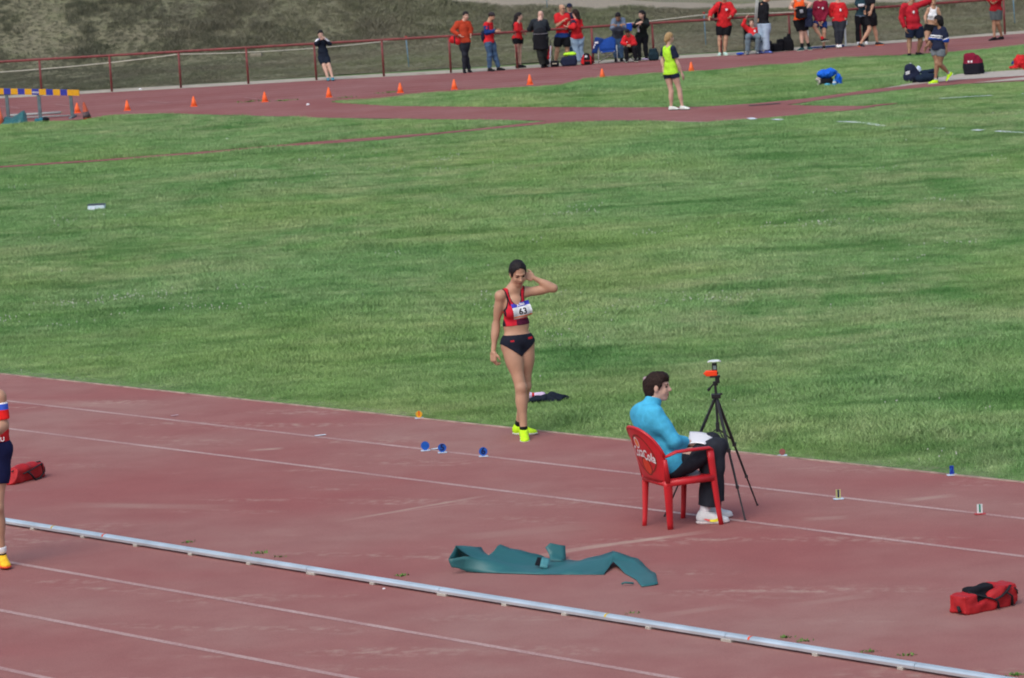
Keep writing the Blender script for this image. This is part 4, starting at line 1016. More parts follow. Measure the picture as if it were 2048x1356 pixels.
# ------------------------------------------------------------------ 4 athlete cut by the left edge
Yl = G(5, 1135)[1]
def lj(x, y, dy=0): return W(x/3.084, 740+y/3.084, Yl+dy)
J = dict(hd=lj(-75, -15), sa=lj(-125, 160, .05), sb=lj(5, 150, -.02), ea=lj(-160, 300), wa=lj(-120, 400, -.1), eb=lj(22, 340, -.03), wb=lj(-50, 395, -.16), ha=lj(-100, 530), hb=lj(-8, 530), ka=lj(-100, 800, .12), kb=lj(-18, 850, -.05),
         aa=Wz(-40, .09, Yl+.2), ab=Wz(3.5, .095, Yl))
J['fd'] = nrm((.2, -1, -.2)); J['ta'] = nrm((.3, -1, 0)); J['tb'] = nrm((.35, -.95, 0)); J['pv'] = lj(-40, 500)
P4 = Person('athlete with red and blue sleeve, navy shorts and yellow shoes at the left edge', J, .97, False, 'a', 1., .009)
P4.body(); P4.hair(HR['brown'], 'short')
def rb(C): i = np.zeros(len(C), int); u = PX(np.array([0, 0, 0]))[0]; t = (C-P4.J['pv'])@P4.upt/np.linalg.norm(P4.sc-P4.J['pv']); i[t > .76] = 1; i[(t > .92)] = 1; return i
P4.top('vest', RED, 0., .010, .08, amp=.003, neckcut=.07)
def rb2(C): t = (C-P4.J['sb'])@nrm(P4.J['eb']-P4.J['sb'])/np.linalg.norm(P4.J['eb']-P4.J['sb']); i = np.zeros(len(C), int); i[t < .46] = 1; i[t < .25] = 2; return i
for x in 'ab':
    s = S(); S0, E = P4.J['s'+x], P4.J['e'+x]; s.cone(S0+(E-S0)*.16, S0+(E-S0)*.86, .060, .058, k=.01, cut=[(S0+(E-S0)*.80, E-S0), (S0+(E-S0)*.20, S0-E)])
    sobj(s, 'sleeve', [cloth('bright red sleeve', (.80, .02, .02)), cloth('bright blue sleeve', (.05, .12, .62)), WHT], P4.root, .008, paint=rb2)
P4.bottoms('shorts', [cloth('navy tights', (.010, .013, .055)), WHT], .50, .012, waist=.13, wl=.3, paint=lambda C: (((C-P4.J['pv'])@P4.upt > .115) & (((C-P4.J['pv'])@P4.upt) < .122)).astype(int))
tv, tf_ = textmesh('SU', .05, 0, .001); o_ = lj(20, 412)
mk('waistband_letters', [o_+np.array([1, 0, 0])*v[0]+UPz*v[1]-np.array([0, .145, 0]) for v in tv], tf_, WHT, P4.root)
P4.shoe('b', YEL, mat('orange red sole', (.75, .08, .03), .6), sock=(BLK, .13)); P4.shoe('a', YEL, MATS['orange red sole'], sock=(BLK, .13))
s = S(); An, Kn = P4.J['ab'], P4.J['kb']; s.cone(An+(Kn-An)*.13, An+(Kn-An)*.22, .045, .045, cut=[(An+(Kn-An)*.2, Kn-An)]); sobj(s, 'white_cuff', WHT, P4.root, .008)

# ================================================================== PEOPLE ALONG THE FAR HANDRAIL
def bgp(label, crop, off, spec, z=1., fem=False, skin='a', fat=1., front=(0, -1, 0), up=(0, 0, 1), hand={}, absY=None, h=.014, under=1):
    x0 = crop[0]+spec['ha'][0]/crop[2]; y0 = crop[1]+spec['ha'][1]/crop[2]
    Y0 = absY if absY else OUT(W(x0, y0, 106.)[0])+off
    J = joints(crop, Y0, spec); P = Person(label, J, z, fem, skin, fat, h, front=front); P.body(hand, up=up, under=BLK if under else None); return P
GS = 'spectators along the far handrail'
def dress(P, top=None, bot=None, shoes=None):
    if top: P.top(top[0], top[1], *top[2:3], **(top[3] if len(top) > 3 else {}))
    if bot: P.bottoms(bot[0], bot[1], bot[2], **(bot[3] if len(bot) > 3 else {}))
    if shoes: P.shoe('a', *shoes); P.shoe('b', *shoes)
    P.root['group'] = GS
P = bgp('young man in an orange red quilted jacket and black trousers by the rail', CRA, -.3, dict(hd=(402, 205), sa=(232, 350), sb=(455, 345, .05), ea=(152, 500, -.05), wa=(275, 585, -.18), eb=(500, 460, .05), wb=(500, 560, 0),
    ha=(330, 720), hb=(425, 720), ka=(375, 970, -.05), kb=(400, 960, .08), aa=(375, 1240), ab=(470, 1200, .15), fd=(.45, -.85, -.1), ta=(.1, -1, 0), tb=(.3, -1, 0)), skin='b')
dress(P, ('quilted_jacket', REDO, .97, dict(e=.028, amp=.009, collar=.02, hem=-.02)), ('trousers', CHAR, 1.95, dict(e=.014)), (BLK, DSOLE)); P.hair(HR['black'], 'short')
P = bgp('bearded man in a dark cap, red and navy jacket and blue jeans by the rail', CRA, -.3, dict(hd=(905, 222), sa=(790, 370, -.12), sb=(885, 365, .16), ea=(800, 535, -.14), wa=(975, 505, -.18), eb=(900, 520, .15), wb=(1000, 490, .05),
    ha=(830, 720, -.08), hb=(905, 720, .08), ka=(865, 980, -.08), kb=(965, 970, .06), aa=(862, 1240, -.05), ab=(1040, 1210, .05), fd=(.88, -.35, -.35), ta=(.8, -.5, 0), tb=(1, -.1, 0)), skin='a', front=(.8, -.5, 0))
def sc2(P, c1=1, th=.0):
    def f(C):
        i = np.zeros(len(C), int)
        for x in 'ab':
            S0, E, Wr = P.J['s'+x], P.J['e'+x], P.J['w'+x]
            for a, b in ((S0, E), (E, Wr)):
                d = b-a; t = np.clip(((C-a)@d)/(d@d), 0, 1); D = np.linalg.norm(C-(a+t[:, None]*d), axis=1); i[D < (.078+th)] = c1
        return i
    return f
dress(P, ('jacket', [RED, DBLUE], .97, dict(e=.022, amp=.006, collar=.02, paint=sc2(P))), ('jeans', JEAN, 1.95, dict(e=.016, amp=.006)), (BLK, DSOLE)); P.hair(HR['brown'], 'short'); P.cap(mat('dark patterned cap', (.03, .025, .03), .8, .4, 60), brim=False)
s = S(); s.ell(P.hP(0, .045, -.085), (.045, .035, .035), P.hA); sobj(s, 'beard', HR['brown'], P.root, .012)
P = bgp('girl with very long black hair in a red jacket and black shorts behind the rail', CRB, .4, dict(hd=(268, 305), sa=(205, 445, -.12), sb=(275, 445, .12), ea=(225, 560, -.15), wa=(320, 610, -.05), eb=(290, 560, .15), wb=(335, 600, .1),
    ha=(205, 720, -.08), hb=(280, 720, .08), ka=(225, 960, -.06), kb=(275, 960, .08), aa=(235, 1240), ab=(285, 1240, .1), fd=(.98, -.2, -.05), ta=(1, -.2, 0), tb=(1, -.2, 0)), z=.95, fem=True, skin='b', front=(1, -.1, 0))
dress(P, ('jacket', RED, .97, dict(e=.018, amp=.006, hem=-.04)), ('shorts', BLK, .38, dict(e=.016)), (BLK, DSOLE))
def longh(s, P_, z, A): s.cone(P_(0, -.09, .0), P_(0, -.13, -.28), .075*z, .085*z, k=.04); s.cone(P_(0, -.13, -.28), P_(0, -.14, -.50), .085*z, .05*z, k=.04)
P.hair(HR['black'], 'long', extra=longh)
P = bgp('heavy bald man in dark clothes seen from behind leaning on the rail', CRB, -.28, dict(hd=(668, 285, .22), sa=(515, 395, .1), sb=(765, 400, .12), ea=(455, 550, .22), wa=(560, 520, .40), eb=(808, 545, .22), wb=(720, 520, .40),
    ha=(595, 720, -.1), hb=(735, 720, -.1), ka=(655, 980, -.12), kb=(735, 960, -.05), aa=(705, 1230, -.1), ab=(760, 1190, .15), fd=(.25, .9, -.25), ta=(.1, 1, 0), tb=(.2, 1, 0)), z=1.05, skin='d', fat=1.22, front=(0, 1, 0))
dress(P, ('pullover', DKG if 0 else cloth('dark slate pullover', (.022, .028, .036)), .97, dict(e=.020, amp=.006, hem=-.03, neckcut=.025)), ('trousers', cloth('olive black trousers', (.022, .026, .025)), 1.93, dict(e=.020, flare=.02)), (BLK, DSOLE))
s = S(); s.cone(P.J['pv']+UPz*.10, P.J['pv']-UPz*.30, .215, .225, k=.03, sq=((0, 1, 0), 1.15), cut=[(P.J['pv']-UPz*.30, -UPz)]); sobj(s, 'tied_jacket', BLK, P.root, .014, noise=(3, .2, .012))
s = S(); s.ell(P.J['pv']+UPz*.14, (.228, .20, .012)); sobj(s, 'waist_strap', cloth('grey strap', (.25, .25, .28)), P.root, .012)
P = bgp('bald man with glasses in a red t-shirt and black shorts gesturing behind the rail', CRB, .45, dict(hd=(1068, 165), sa=(955, 290), sb=(1170, 280, .05), ea=(985, 480, -.08), wa=(1095, 385, -.22), eb=(1195, 430, .05), wb=(1170, 500, -.1),
    ha=(1000, 700), hb=(1160, 700), ka=(975, 960), kb=(1165, 960), aa=(945, 1190, .1), ab=(1165, 1200, .15), fd=(.75, -.6, -.05), ta=(.2, -1, 0), tb=(.4, -1, 0)), z=1.04, skin='a', fat=1.15)
def twotone(P, u0, a=1): return lambda C: ((C-P.J['pv'])@P.upt < u0).astype(int)*a
dress(P, ('t_shirt', [RED, DBLUE], .36, dict(e=.024, amp=.007, hem=-.02, paint=twotone(P, .13))), ('shorts', BLK, .66, dict(e=.018, flare=.025)), (BLK, DSOLE))
s = S(); 
for q in (-1, 1): s.ell(P.hP(q*.032, .094, .004), (.024, .008, .016), P.hA, k=.004)
s.cone(P.hP(.075, .02, .01), P.hP(.055, .085, .006), .006, .006); sobj(s, 'glasses', BLK, P.root, .008)
P = bgp('man in a navy cap and navy top, mostly hidden behind the red t-shirt man', CRB, 1.1, dict(hd=(1205, 145), sa=(1130, 265), sb=(1290, 270), ea=(1115, 430), wa=(1160, 560, -.1), eb=(1310, 430), wb=(1270, 520, -.1),
    ha=(1180, 660), hb=(1275, 660), ka=(1190, 900), kb=(1270, 900), aa=(1200, 1150), ab=(1260, 1150), fd=(-.1, -1, -.1)), skin='a', z=1.02)
dress(P, ('jacket', NAVY, .97, dict(e=.02, collar=.02)), ('jeans', JEAN, 1.95, dict(e=.016)), (BLK, DSOLE)); P.hair(HR['black'], 'short'); P.cap(NAVY); P.patch('badge', WHT, .74, .04, .035, .035); P.patch('badge', BLUE, .60, .05, .045, .05)
s = S(); s.ell(P.hP(0, .045, -.085), (.045, .035, .035), P.hA); sobj(s, 'beard', HR['brown'], P.root, .012)
P = bgp('dark haired woman in a red hooded jacket and pale wide jeans behind the rail', CRB, .32, dict(hd=(1312, 250), sa=(1265, 400, -.1), sb=(1400, 385, .1), ea=(1290, 510, -.22), wa=(1185, 500, -.15), eb=(1420, 500, .05), wb=(1330, 520, .22),
    ha=(1290, 700), hb=(1400, 700, .1), ka=(1330, 940), kb=(1405, 940, .1), aa=(1380, 1180), ab=(1415, 1175, .1), fd=(-.7, .6, -.1), ta=(-.7, .5, 0), tb=(-.7, .5, 0)), z=.97, fem=True, skin='b', front=(-.8, .6, 0))
def shp(P): 
    def f(C):
        i = np.zeros(len(C), int); S0, E = P.J['sa'], P.J['ea']; d = E-S0; t = ((C-S0)@d)/(d@d); D = np.linalg.norm(C-(S0+np.clip(t, 0, 1)[:, None]*d), axis=1); i[(D < .09) & (t < .45) & (t > -.1)] = 1; return i
    return f
dress(P, ('hooded_jacket', [RED, NAVY], .97, dict(e=.030, amp=.010, hood=True, hem=-.03, paint=shp(P))), ('wide_jeans', LJEAN, 1.97, dict(e=.020, flare=.045, amp=.01, hemr=.11)), (WHT, WSOLE))
def midh(s, P_, z, A): s.cone(P_(0, -.07, .0), P_(0, -.09, -.17), .075*z, .06*z, k=.04)
P.hair(HR['brown'], 'long', extra=midh)
# group round the blue chair
P = bgp('man in a blue grey sweater and jeans with folded arms on the rail', CRC, .30, dict(hd=(632, 270, -.22), sa=(530, 350, -.02), sb=(745, 330, .0), ea=(505, 520, -.22), wa=(690, 455, -.38), eb=(790, 520, -.22), wb=(590, 460, -.40),
    ha=(570, 730, .15), hb=(685, 730, .15), ka=(585, 980, .08), kb=(690, 985, .08), aa=(590, 1245, .05), ab=(710, 1240, .05), fd=(-.15, -.85, -.5), ta=(-.1, -1, 0), tb=(.1, -1, 0)), skin='c', z=1.03)
dress(P, ('sweater', [GRYB, cloth('dark grey lower sweater', (.05, .06, .08))], .97, dict(e=.024, amp=.009, hem=-.02, paint=twotone(P, .24))), ('jeans', JEAN, 1.95, dict(e=.018, amp=.006)), (BLK, DSOLE)); P.hair(HR['black'], 'short')
P = bgp('black haired woman in a black jacket leaning on the rail', CRC, .30, dict(hd=(1165, 215, -.1), sa=(1080, 350, -.08), sb=(1290, 330, .05), ea=(1010, 480, -.2), wa=(1095, 420, -.38), eb=(1290, 450, -.18), wb=(1130, 420, -.40),
    ha=(1110, 700, .1), hb=(1240, 700, .15), ka=(1100, 930, .08), kb=(1250, 930, .1), aa=(1120, 1190, .05), ab=(1275, 1150, .1), fd=(-.72, -.65, -.1), ta=(-.2, -1, 0), tb=(.2, -1, 0)), fem=True, skin='b', z=1.)
dress(P, ('jacket', DKG if 0 else cloth('black green jacket', (.012, .018, .018)), .97, dict(e=.022, amp=.008, hem=-.06)), ('trousers', BLK, 1.95, dict(e=.012)), (BLK, DSOLE)); P.hair(HR['black'], 'long', extra=midh)
s = S(); s.box(P.sc*.25+P.J['pv']*.75+np.array([-.11, -.16, .13]), (.022, .008, .10), r=.01); sobj(s, 'lanyard_card', WHT, P.root, .01)
P = bgp('small child in a red hooded top sitting on a low stool, head bowed', CRC, -.5, dict(hd=(842, 620, -.14), sa=(785, 720), sb=(965, 730), ea=(740, 860, -.05), wa=(850, 900, -.22), eb=(1010, 880, -.05), wb=(905, 905, -.22),
    ha=(840, 1000, .12), hb=(960, 1000, .12), ka=(820, 985, -.25), kb=(1000, 975, -.25), aa=(830, 1240, -.20), ab=(1030, 1235, -.20), fd=(-.25, -.75, -.65), ta=(-.2, -1, 0), tb=(.3, -1, 0)), z=.84, skin='c')
dress(P, ('hooded_top', RED, .97, dict(e=.026, amp=.008, hem=-.03, hood=True)), ('trousers', BLK, 1.93, dict(e=.018, waist=.4)), (BLK, WSOLE)); P.hair(HR['black'], 'bob'); P.patch('badge', WHT, .72, -.07, .035, .04, e=.04); P.patch('badge', WHT, .55, .09, .04, .025, e=.05)
stl = root('stool', (P.J['pv'][0], P.J['pv'][1], 0), 'dark folding stool beneath the small child in red', 'stool'); b = MB(); c = P.J['pv']-UPz*.10; b.box(c, (.30, .26, .02)); b.build('seat', BLK, stl, bevel=.006)
for q in (-1, 1): 
    for w_ in (-.1, .1): b = MB(); b.tube([c+np.array([q*.13, w_, 0]), np.array([c[0]-q*.13, c[1]+w_, .02])], .010, 8); b.build('leg', BM, stl)
# behind the rail, right of centre
P = bgp('man in a bright red sweatshirt and black shorts holding the rail, pale shoes', CRF, .32, dict(hd=(545, -50, -.03), sa=(400, 100), sb=(680, 95), ea=(260, 270, -.02), wa=(215, 385, -.30), eb=(765, 260, -.05), wb=(690, 370, -.33),
    ha=(465, 580, .05), hb=(625, 580, .05), ka=(450, 880), kb=(580, 880), aa=(455, 1180), ab=(560, 1180), fd=(-.1, -1, -.2), ta=(-.3, -1, 0), tb=(.3, -1, 0)), z=1.06, fat=1.18, skin='a')
dress(P, ('sweatshirt', RED, .95, dict(e=.032, amp=.010, hem=-.04, collar=.015)), ('shorts', BLK, .72, dict(e=.018, flare=.022)), (mat('mint shoe', (.45, .68, .62), .6), WSOLE)); P.hair(HR['brown'], 'short'); P.patch('badge', WHT, .80, .065, .04, .042)
s = S(); s.box(P.J['sa']+np.array([.0, .18, -.22]), (.10, .06, .22), r=.04); bp = sobj(s, 'backpack', BLK, None, .016, loc=P.J['sa']+np.array([0, .18, -.45])); setp(bp, 'black backpack hanging behind the shoulder of the bright red sweatshirt man', 'backpack')
s = S(); s.cone(P.J['sa']+P.ac*.07+np.array([0, -.09, .06]), P.J['sa']+P.ac*.01+np.array([0, -.13, -.12]), .022, .022); s.cone(P.J['sa']+P.ac*.01+np.array([0, -.13, -.12]), P.J['sa']+P.ac*-.02+np.array([0, .06, -.38]), .022, .02); st = sobj(s, 'strap', BLK, bp, .012)
P = bgp('child in a red jacket and grey blue trousers lounging in a folding chair', CRF, .0, dict(hd=(1165, 520, .05), sa=(1080, 660, .05), sb=(1320, 660, .02), ea=(975, 560, .0), wa=(1035, 420, .0), eb=(1340, 740, .1), wb=(1290, 620, .1),
    ha=(1110, 830, -.05), hb=(1290, 830, -.05), ka=(1085, 840, -.42), kb=(1320, 830, -.42), aa=(1075, 1160, -.35), ab=(1290, 1120, -.30), fd=(-.1, -.85, .35), ta=(-.1, -1, 0), tb=(.1, -1, 0)), z=.92, skin='b', up=(0, .3, 1))
dress(P, ('jacket', RED, .97, dict(e=.022, amp=.008, hem=-.03)), ('trousers', cloth('blue grey tracksuit', (.14, .20, .24)), 1.93, dict(e=.02, flare=.01, waist=.4)), (GREY, DSOLE)); P.hair(HR['brown'], 'bob'); P.patch('badge', WHT, .62, .05, .035, .045, e=.03)
fc = root('folding_chair', (P.J['pv'][0], P.J['pv'][1], 0), 'dark folding chair with crossed legs under the lounging child in red', 'chair'); c = P.J['pv']
b = MB(); b.box(c+UPz*-.13, (.48, .42, .015)); b.build('seat', BLK, fc); b = MB(); b.box(c+np.array([0, .24, .12]), (.48, .015, .42)); b.build('backrest', BLK, fc)
for q in (-1, 1):
    b = MB(); b.tube([c+np.array([q*.25, -.2, -.12]), np.array([c[0]-q*.22, c[1]-.22, .02])], .009, 6); b.build('leg', BM, fc); b = MB(); b.tube([c+np.array([q*.26, .22, .3]), np.array([c[0]+q*.26, c[1]+.2, .02])], .010, 6); b.build('leg', BM, fc)
P = bgp('man in a black jumper and pale baggy trousers standing sideways at the rail', CRF, -.35, dict(hd=(1520, -60), sa=(1365, 90, .16), sb=(1500, 100, -.12), ea=(1330, 290, .16), wa=(1330, 420, .1), eb=(1500, 300, -.15), wb=(1480, 440, -.1),
    ha=(1400, 540, .1), hb=(1500, 545, -.08), ka=(1395, 820, .1), kb=(1490, 830, -.08), aa=(1345, 1150, .1), ab=(1500, 1130, -.05), fd=(.9, -.2, -.2), ta=(.6, -.8, 0), tb=(.9, -.5, 0)), z=1.03, skin='a', front=(.9, -.3, 0))
dress(P, ('jumper', BLK, .97, dict(e=.026, amp=.008, hem=-.02)), ('baggy_trousers', cloth('pale blue baggy denim', (.38, .50, .64), var=.08), 1.93, dict(e=.030, flare=.04, amp=.007, wl=.3, hemr=.11)), (mat('blue white shoe', (.10, .16, .50), .6, .6, 20), DSOLE)); P.hair(HR['black'], 'short')
# striped cloth hanging over the rail beside him, built as three thin tubes
a0 = W(1400+1292/11.3, 0, OUT(6)-.1); a1 = W(1400+1245/11.3, 55, OUT(6)-.1); pb = root('hanging_cloth', (a1[0], a1[1], 0), 'three pale grey striped poles leaning beside the man in the black jumper', 'poles')
for q in range(3): o = np.array([.032*q-.03, .01*q, 0]); b = MB(); b.tube([a0+o+(a0-a1)*.3, a1+o-(a0-a1)*0], .012, 8); b.build('pole', mat('white grey cloth strip', (.42, .46, .46), .5), pb, smooth=True)
# at the rail, right
P = bgp('man in an orange singlet and black shorts holding a dark bag at the rail', CRD, -.35, dict(hd=(1040, -110), sa=(930, 30), sb=(1165, 25), ea=(905, 130, .05), wa=(965, 150, -.18), eb=(1250, 60), wb=(1150, 170, -.2),
    ha=(1020, 330), hb=(1130, 320), ka=(1090, 540), kb=(1150, 540, .05), aa=(1100, 760, -.05), ab=(1215, 730, .1), fd=(-.1, -1, -.4), ta=(-.85, -.6, 0), tb=(.2, -1, 0)), z=1.05, fat=1.1, skin='b')
dress(P, ('singlet', ORG, 0., dict(e=.018)), ('shorts', BLK, .80, dict(e=.020, flare=.03)), (cloth('dark teal shoe', (.02, .07, .08)), WSOLE)); P.hair(HR['brown'], 'short')
for x in 'ab': s = S(); s.cone(P.J['a'+x], P.J['a'+x]+(P.J['k'+x]-P.J['a'+x])*.26, .045, .05); sobj(s, 'sock', BLK, P.root, .012)
c = P.torsolen(.45)+np.array([.02, -.24, 0]); s = S(); s.box(c, (.13, .05, .14), r=.03); bg_ = sobj(s, 'shoulder_bag', BLK, None, .014, loc=c, noise=(4, .2, .012)); setp(bg_, 'black shoulder bag held in front of the orange singlet man', 'bag')
s = S(); s.box(c+np.array([0, -.085, .03]), (.028, .008, .03)); sobj(s, 'label', mat('grey label', (.3, .32, .36), .6), bg_, .01)
s = S(); s.box(c+np.array([.21, .04, -.17]), (.08, .04, .24), r=.03); nj = sobj(s, 'folded_jacket', NAVY, None, .014, loc=c+np.array([.21, .04, -.4]), noise=(9, .18, .016)); setp(nj, 'navy jacket hanging from the hand of the orange singlet man', 'jacket')
P = bgp('man in a maroon jacket and blue shorts perched on the rail, legs crossed', CRD, -.22, dict(hd=(1400, -85), sa=(1310, 50), sb=(1485, 45), ea=(1300, 220, -.02), wa=(1375, 370, -.25), eb=(1505, 210), wb=(1430, 365, -.25),
    ha=(1345, 360, -.05), hb=(1445, 360, -.05), ka=(1300, 440, -.30), kb=(1460, 530, -.2), aa=(1440, 640, -.32, 1), ab=(1455, 755, -.2), fd=(-.1, -1, -.25), ta=(.75, -.6, .1), tb=(0, -1, 0)), z=1., skin='a')
dress(P, ('jacket', MAR, .97, dict(e=.022, amp=.008, hem=-.02, collar=.02)), ('shorts', DBLUE, .62, dict(e=.018, flare=.02)), (BLK, WSOLE)); P.hair(HR['black'], 'short'); P.patch('badge', WHT, .74, .06, .03, .04); P.patch('badge', WHT, .78, -.06, .03, .015)
s = S(); s.cone(P.J['aa'], P.J['aa']+(P.J['ka']-P.J['aa'])*.14, .045, .047); sobj(s, 'red_sock', RED, P.root, .012)
P = bgp('man in a red sweatshirt and charcoal trousers perched on the rail, white shoes', CRD, -.22, dict(hd=(1690, -75), sa=(1590, 75), sb=(1780, 75), ea=(1545, 200), wa=(1600, 285, -.05), eb=(1815, 200), wb=(1805, 300, -.05),
    ha=(1650, 350, -.05), hb=(1760, 350, -.05), ka=(1670, 520, -.25), kb=(1745, 520, -.25), aa=(1680, 715, -.35), ab=(1720, 735, -.30), fd=(-.1, -1, -.2)), z=1.02, fat=1.06, skin='b')
dress(P, ('sweatshirt', RED, .97, dict(e=.028, amp=.009, hem=-.02, collar=.015)), ('trousers', CHAR, 1.93, dict(e=.018)), (WHT, WSOLE)); P.hair(HR['brown'], 'short'); P.patch('badge', WHT, .68, .05, .035, .045)
CRX = (1690, 0, 12.33)
P = bgp('person in a dark top and long black trousers standing behind the rail', CRX, .35, dict(hd=(420, -240), sa=(310, -60), sb=(530, -60), ea=(290, 90), wa=(380, 130, -.15), eb=(540, 90), wb=(450, 140, -.15),
    ha=(330, 400), hb=(480, 400), ka=(330, 720), kb=(500, 720, .05), aa=(330, 1070), ab=(520, 1080), fd=(-.2, -1, -.1)), z=1.03, skin='a')
dress(P, ('dark_top', [cloth('dark teal top', (.02, .05, .07)), GRYB], .97, dict(e=.02, paint=twotone(P, .03), hem=-.04)), ('trousers', BLK, 1.95, dict(e=.016, flare=.015)), (WHT, WSOLE)); P.hair(HR['black'], 'short')
s = S(); s.box(W(1690+400/12.33, 130/12.33, P.J['pv'][1]-.26), (.07, .012, .018)); sobj(s, 'chest_band', WHT, P.root, .012)
P = bgp('person in black shirt and shorts walking in dark shoes with orange soles', CRX, -.75, dict(hd=(600, -270), sa=(560, -70, .15), sb=(660, -70, -.12), ea=(560, 130, .15), wa=(520, 260, .1), eb=(690, 120, -.15), wb=(640, 280, -.2),
    ha=(600, 400, .08), hb=(680, 400, -.08), ka=(600, 730, -.05), kb=(730, 700, .05), aa=(380, 1060, -.1), ab=(800, 1075, .1), fd=(-.95, -.2, -.1), ta=(.75, -.6, -.22), tb=(.95, -.3, 0)), z=1.04, skin='a', front=(-.9, -.2, 0))
P.J['ta'] = nrm((.75, -.6, -.22)); P.J['tb'] = nrm((.95, -.3, 0))
dress(P, ('shirt', BLK, .40, dict(e=.026, amp=.008, hem=-.08)), ('shorts', BLK, .72, dict(e=.020, flare=.02)), (CHAR, OSOLE)); P.hair(HR['black'], 'short')
YK = G(1825, 113)[1]
P = bgp('tall man in a red hooded sweatshirt and navy shorts, one arm raised', CRE, 0, dict(hd=(285, -70), sa=(120, 90), sb=(345, 75), ea=(95, 270), wa=(150, 425, -.08), eb=(510, 15, .05), wb=(600, -130, .05),
    ha=(230, 420), hb=(355, 420), ka=(215, 630), kb=(385, 620, .05), aa=(215, 860, -.1), ab=(345, 825, .15), fd=(.35, -.9, -.1), ta=(-.2, -1, 0), tb=(.9, -.4, 0)), z=1.08, fat=1.12, skin='c', absY=YK)
dress(P, ('hooded_sweatshirt', cloth('deep red sweatshirt', (.42, .016, .030)), .97, dict(e=.030, amp=.011, hem=-.03, hood=True)), ('shorts', NAVY, .70, dict(e=.020, flare=.025)), (BLK, WSOLE)); P.hair(HR['black'], 'short'); P.patch('badge', WHT, .72, .04, .035, .045)
s = S(); s.ell(P.hP(0, .045, -.085), (.045, .035, .035), P.hA); sobj(s, 'beard', HR['black'], P.root, .012)
P = bgp('woman athlete in a white crop top and black shorts behind the red sweatshirt man', CRE, 0, dict(hd=(575, 30), sa=(495, 130), sb=(655, 130), ea=(455, 250), wa=(455, 300, -.12), eb=(690, 260), wb=(640, 300, -.1),
    ha=(500, 410), hb=(590, 410), ka=(480, 600, -.1), kb=(560, 640, .05), aa=(540, 800, .1), ab=(560, 790, .25), fd=(.05, -1, -.1), tb=(-.3, -1, 0)), z=1., fem=True, skin='a', absY=YK+1.6, under=0)
P.top('crop_top', WHT, 0., .010, .20, amp=.002, neckcut=.07); P.bottoms('shorts', BLK, .30, e=.016, flare=.02, waist=.08); P.shoe('a', BLK, WSOLE); P.shoe('b', BLK, WSOLE); P.hair(HR['fair'], 'tied')
for a_ in (-.06, .055): P.patch('print', BLUE, .62, a_, .03, .016, e=.012)
YG = G(1870, 168)[1]
P = bgp('dark curly haired girl in a navy striped jacket and grey shorts walking, neon shoes', CRE, 0, dict(hd=(640, 310), sa=(620, 440, .14), sb=(740, 450, -.1), ea=(545, 600, .12), wa=(480, 700, .05), eb=(775, 600, -.12), wb=(775, 740, -.1),
    ha=(600, 745, .07), hb=(700, 745, -.07), ka=(630, 950, .0), kb=(680, 970, -.05), aa=(610, 1190, .0), ab=(815, 1110, .1, 1), fd=(-.9, -.35, -.1), ta=(-.98, -.2, 0), tb=(-.75, -.1, -.8)), z=.98, fem=True, skin='c', front=(-.85, -.45, 0), absY=YG, h=.012)
def strp(C):
    i = np.zeros(len(C), int); u = (C-P.J['pv'])@P.upt; f_ = (C-P.J['pv'])@P.fr; L = np.linalg.norm(P.sc-P.J['pv']); t = u/L
    i[(f_ > .02) & (np.abs(t-.70) < .030)] = 1; i[(f_ > .02) & (np.abs(t-.60) < .025)] = 1; i[(f_ > .02) & (np.abs(t-.535) < .035)] = 2
    S0, E = P.J['sb'], P.J['eb']; d = E-S0; tt = ((C-S0)@d)/(d@d); D = np.linalg.norm(C-(S0+np.clip(tt, 0, 1)[:, None]*d), axis=1); m = D < .085; i[m & (tt < .9)] = 0; i[m & (np.abs(tt-.90) < .05)] = 1; i[m & (tt > .95)] = 2
    return i
P.top('jacket', [NAVY, WHT, BLUE], .62, .028, -.03, amp=.008, paint=strp, hood=True); P.bottoms('shorts', GREY, .42, e=.010); 
P.shoe('a', NEON, WSOLE, sock=(mat('grey sock', (.4, .4, .42), .8), .14)); P.shoe('b', NEON, WSOLE, sock=(MATS['grey sock'], .16))
def curly(s, P_, z, A): s.ell(P_(0, -.045, .0), z*np.array([.115, .105, .125]), A, k=.03); s.ell(P_(0, -.07, -.09), z*np.array([.095, .07, .08]), A, k=.03); s.box(P_(0, .115, -.06), z*np.array([.10, .05, .09]), A, r=.01, k=.01, neg=True)
P.hair(HR['black'], 'curly', extra=curly)
P = bgp('person in a red jacket and grey shorts on the track, head out of frame', (1960, 0, 13.56), 0, dict(hd=(400, -560), sa=(260, -360), sb=(530, -360), ea=(190, -60), wa=(290, 50, -.2), eb=(590, -60), wb=(450, 40, -.2),
    ha=(370, 270), hb=(490, 270), ka=(385, 640), kb=(500, 640), aa=(390, 1030, -.1), ab=(590, 980, .1), fd=(-.5, -.9, -.1), ta=(-.9, -.4, 0), tb=(-.9, -.4, 0)), z=1.04, skin='c', absY=G(1985, 81)[1])
dress(P, ('jacket', cloth('dark crimson jacket', (.36, .012, .02)), .97, dict(e=.026, amp=.008, hem=-.04)), ('shorts', cloth('grey blue shorts', (.09, .115, .12)), .72, dict(e=.018, flare=.02)), (BLK, DSOLE)); P.hair(HR['black'], 'short')
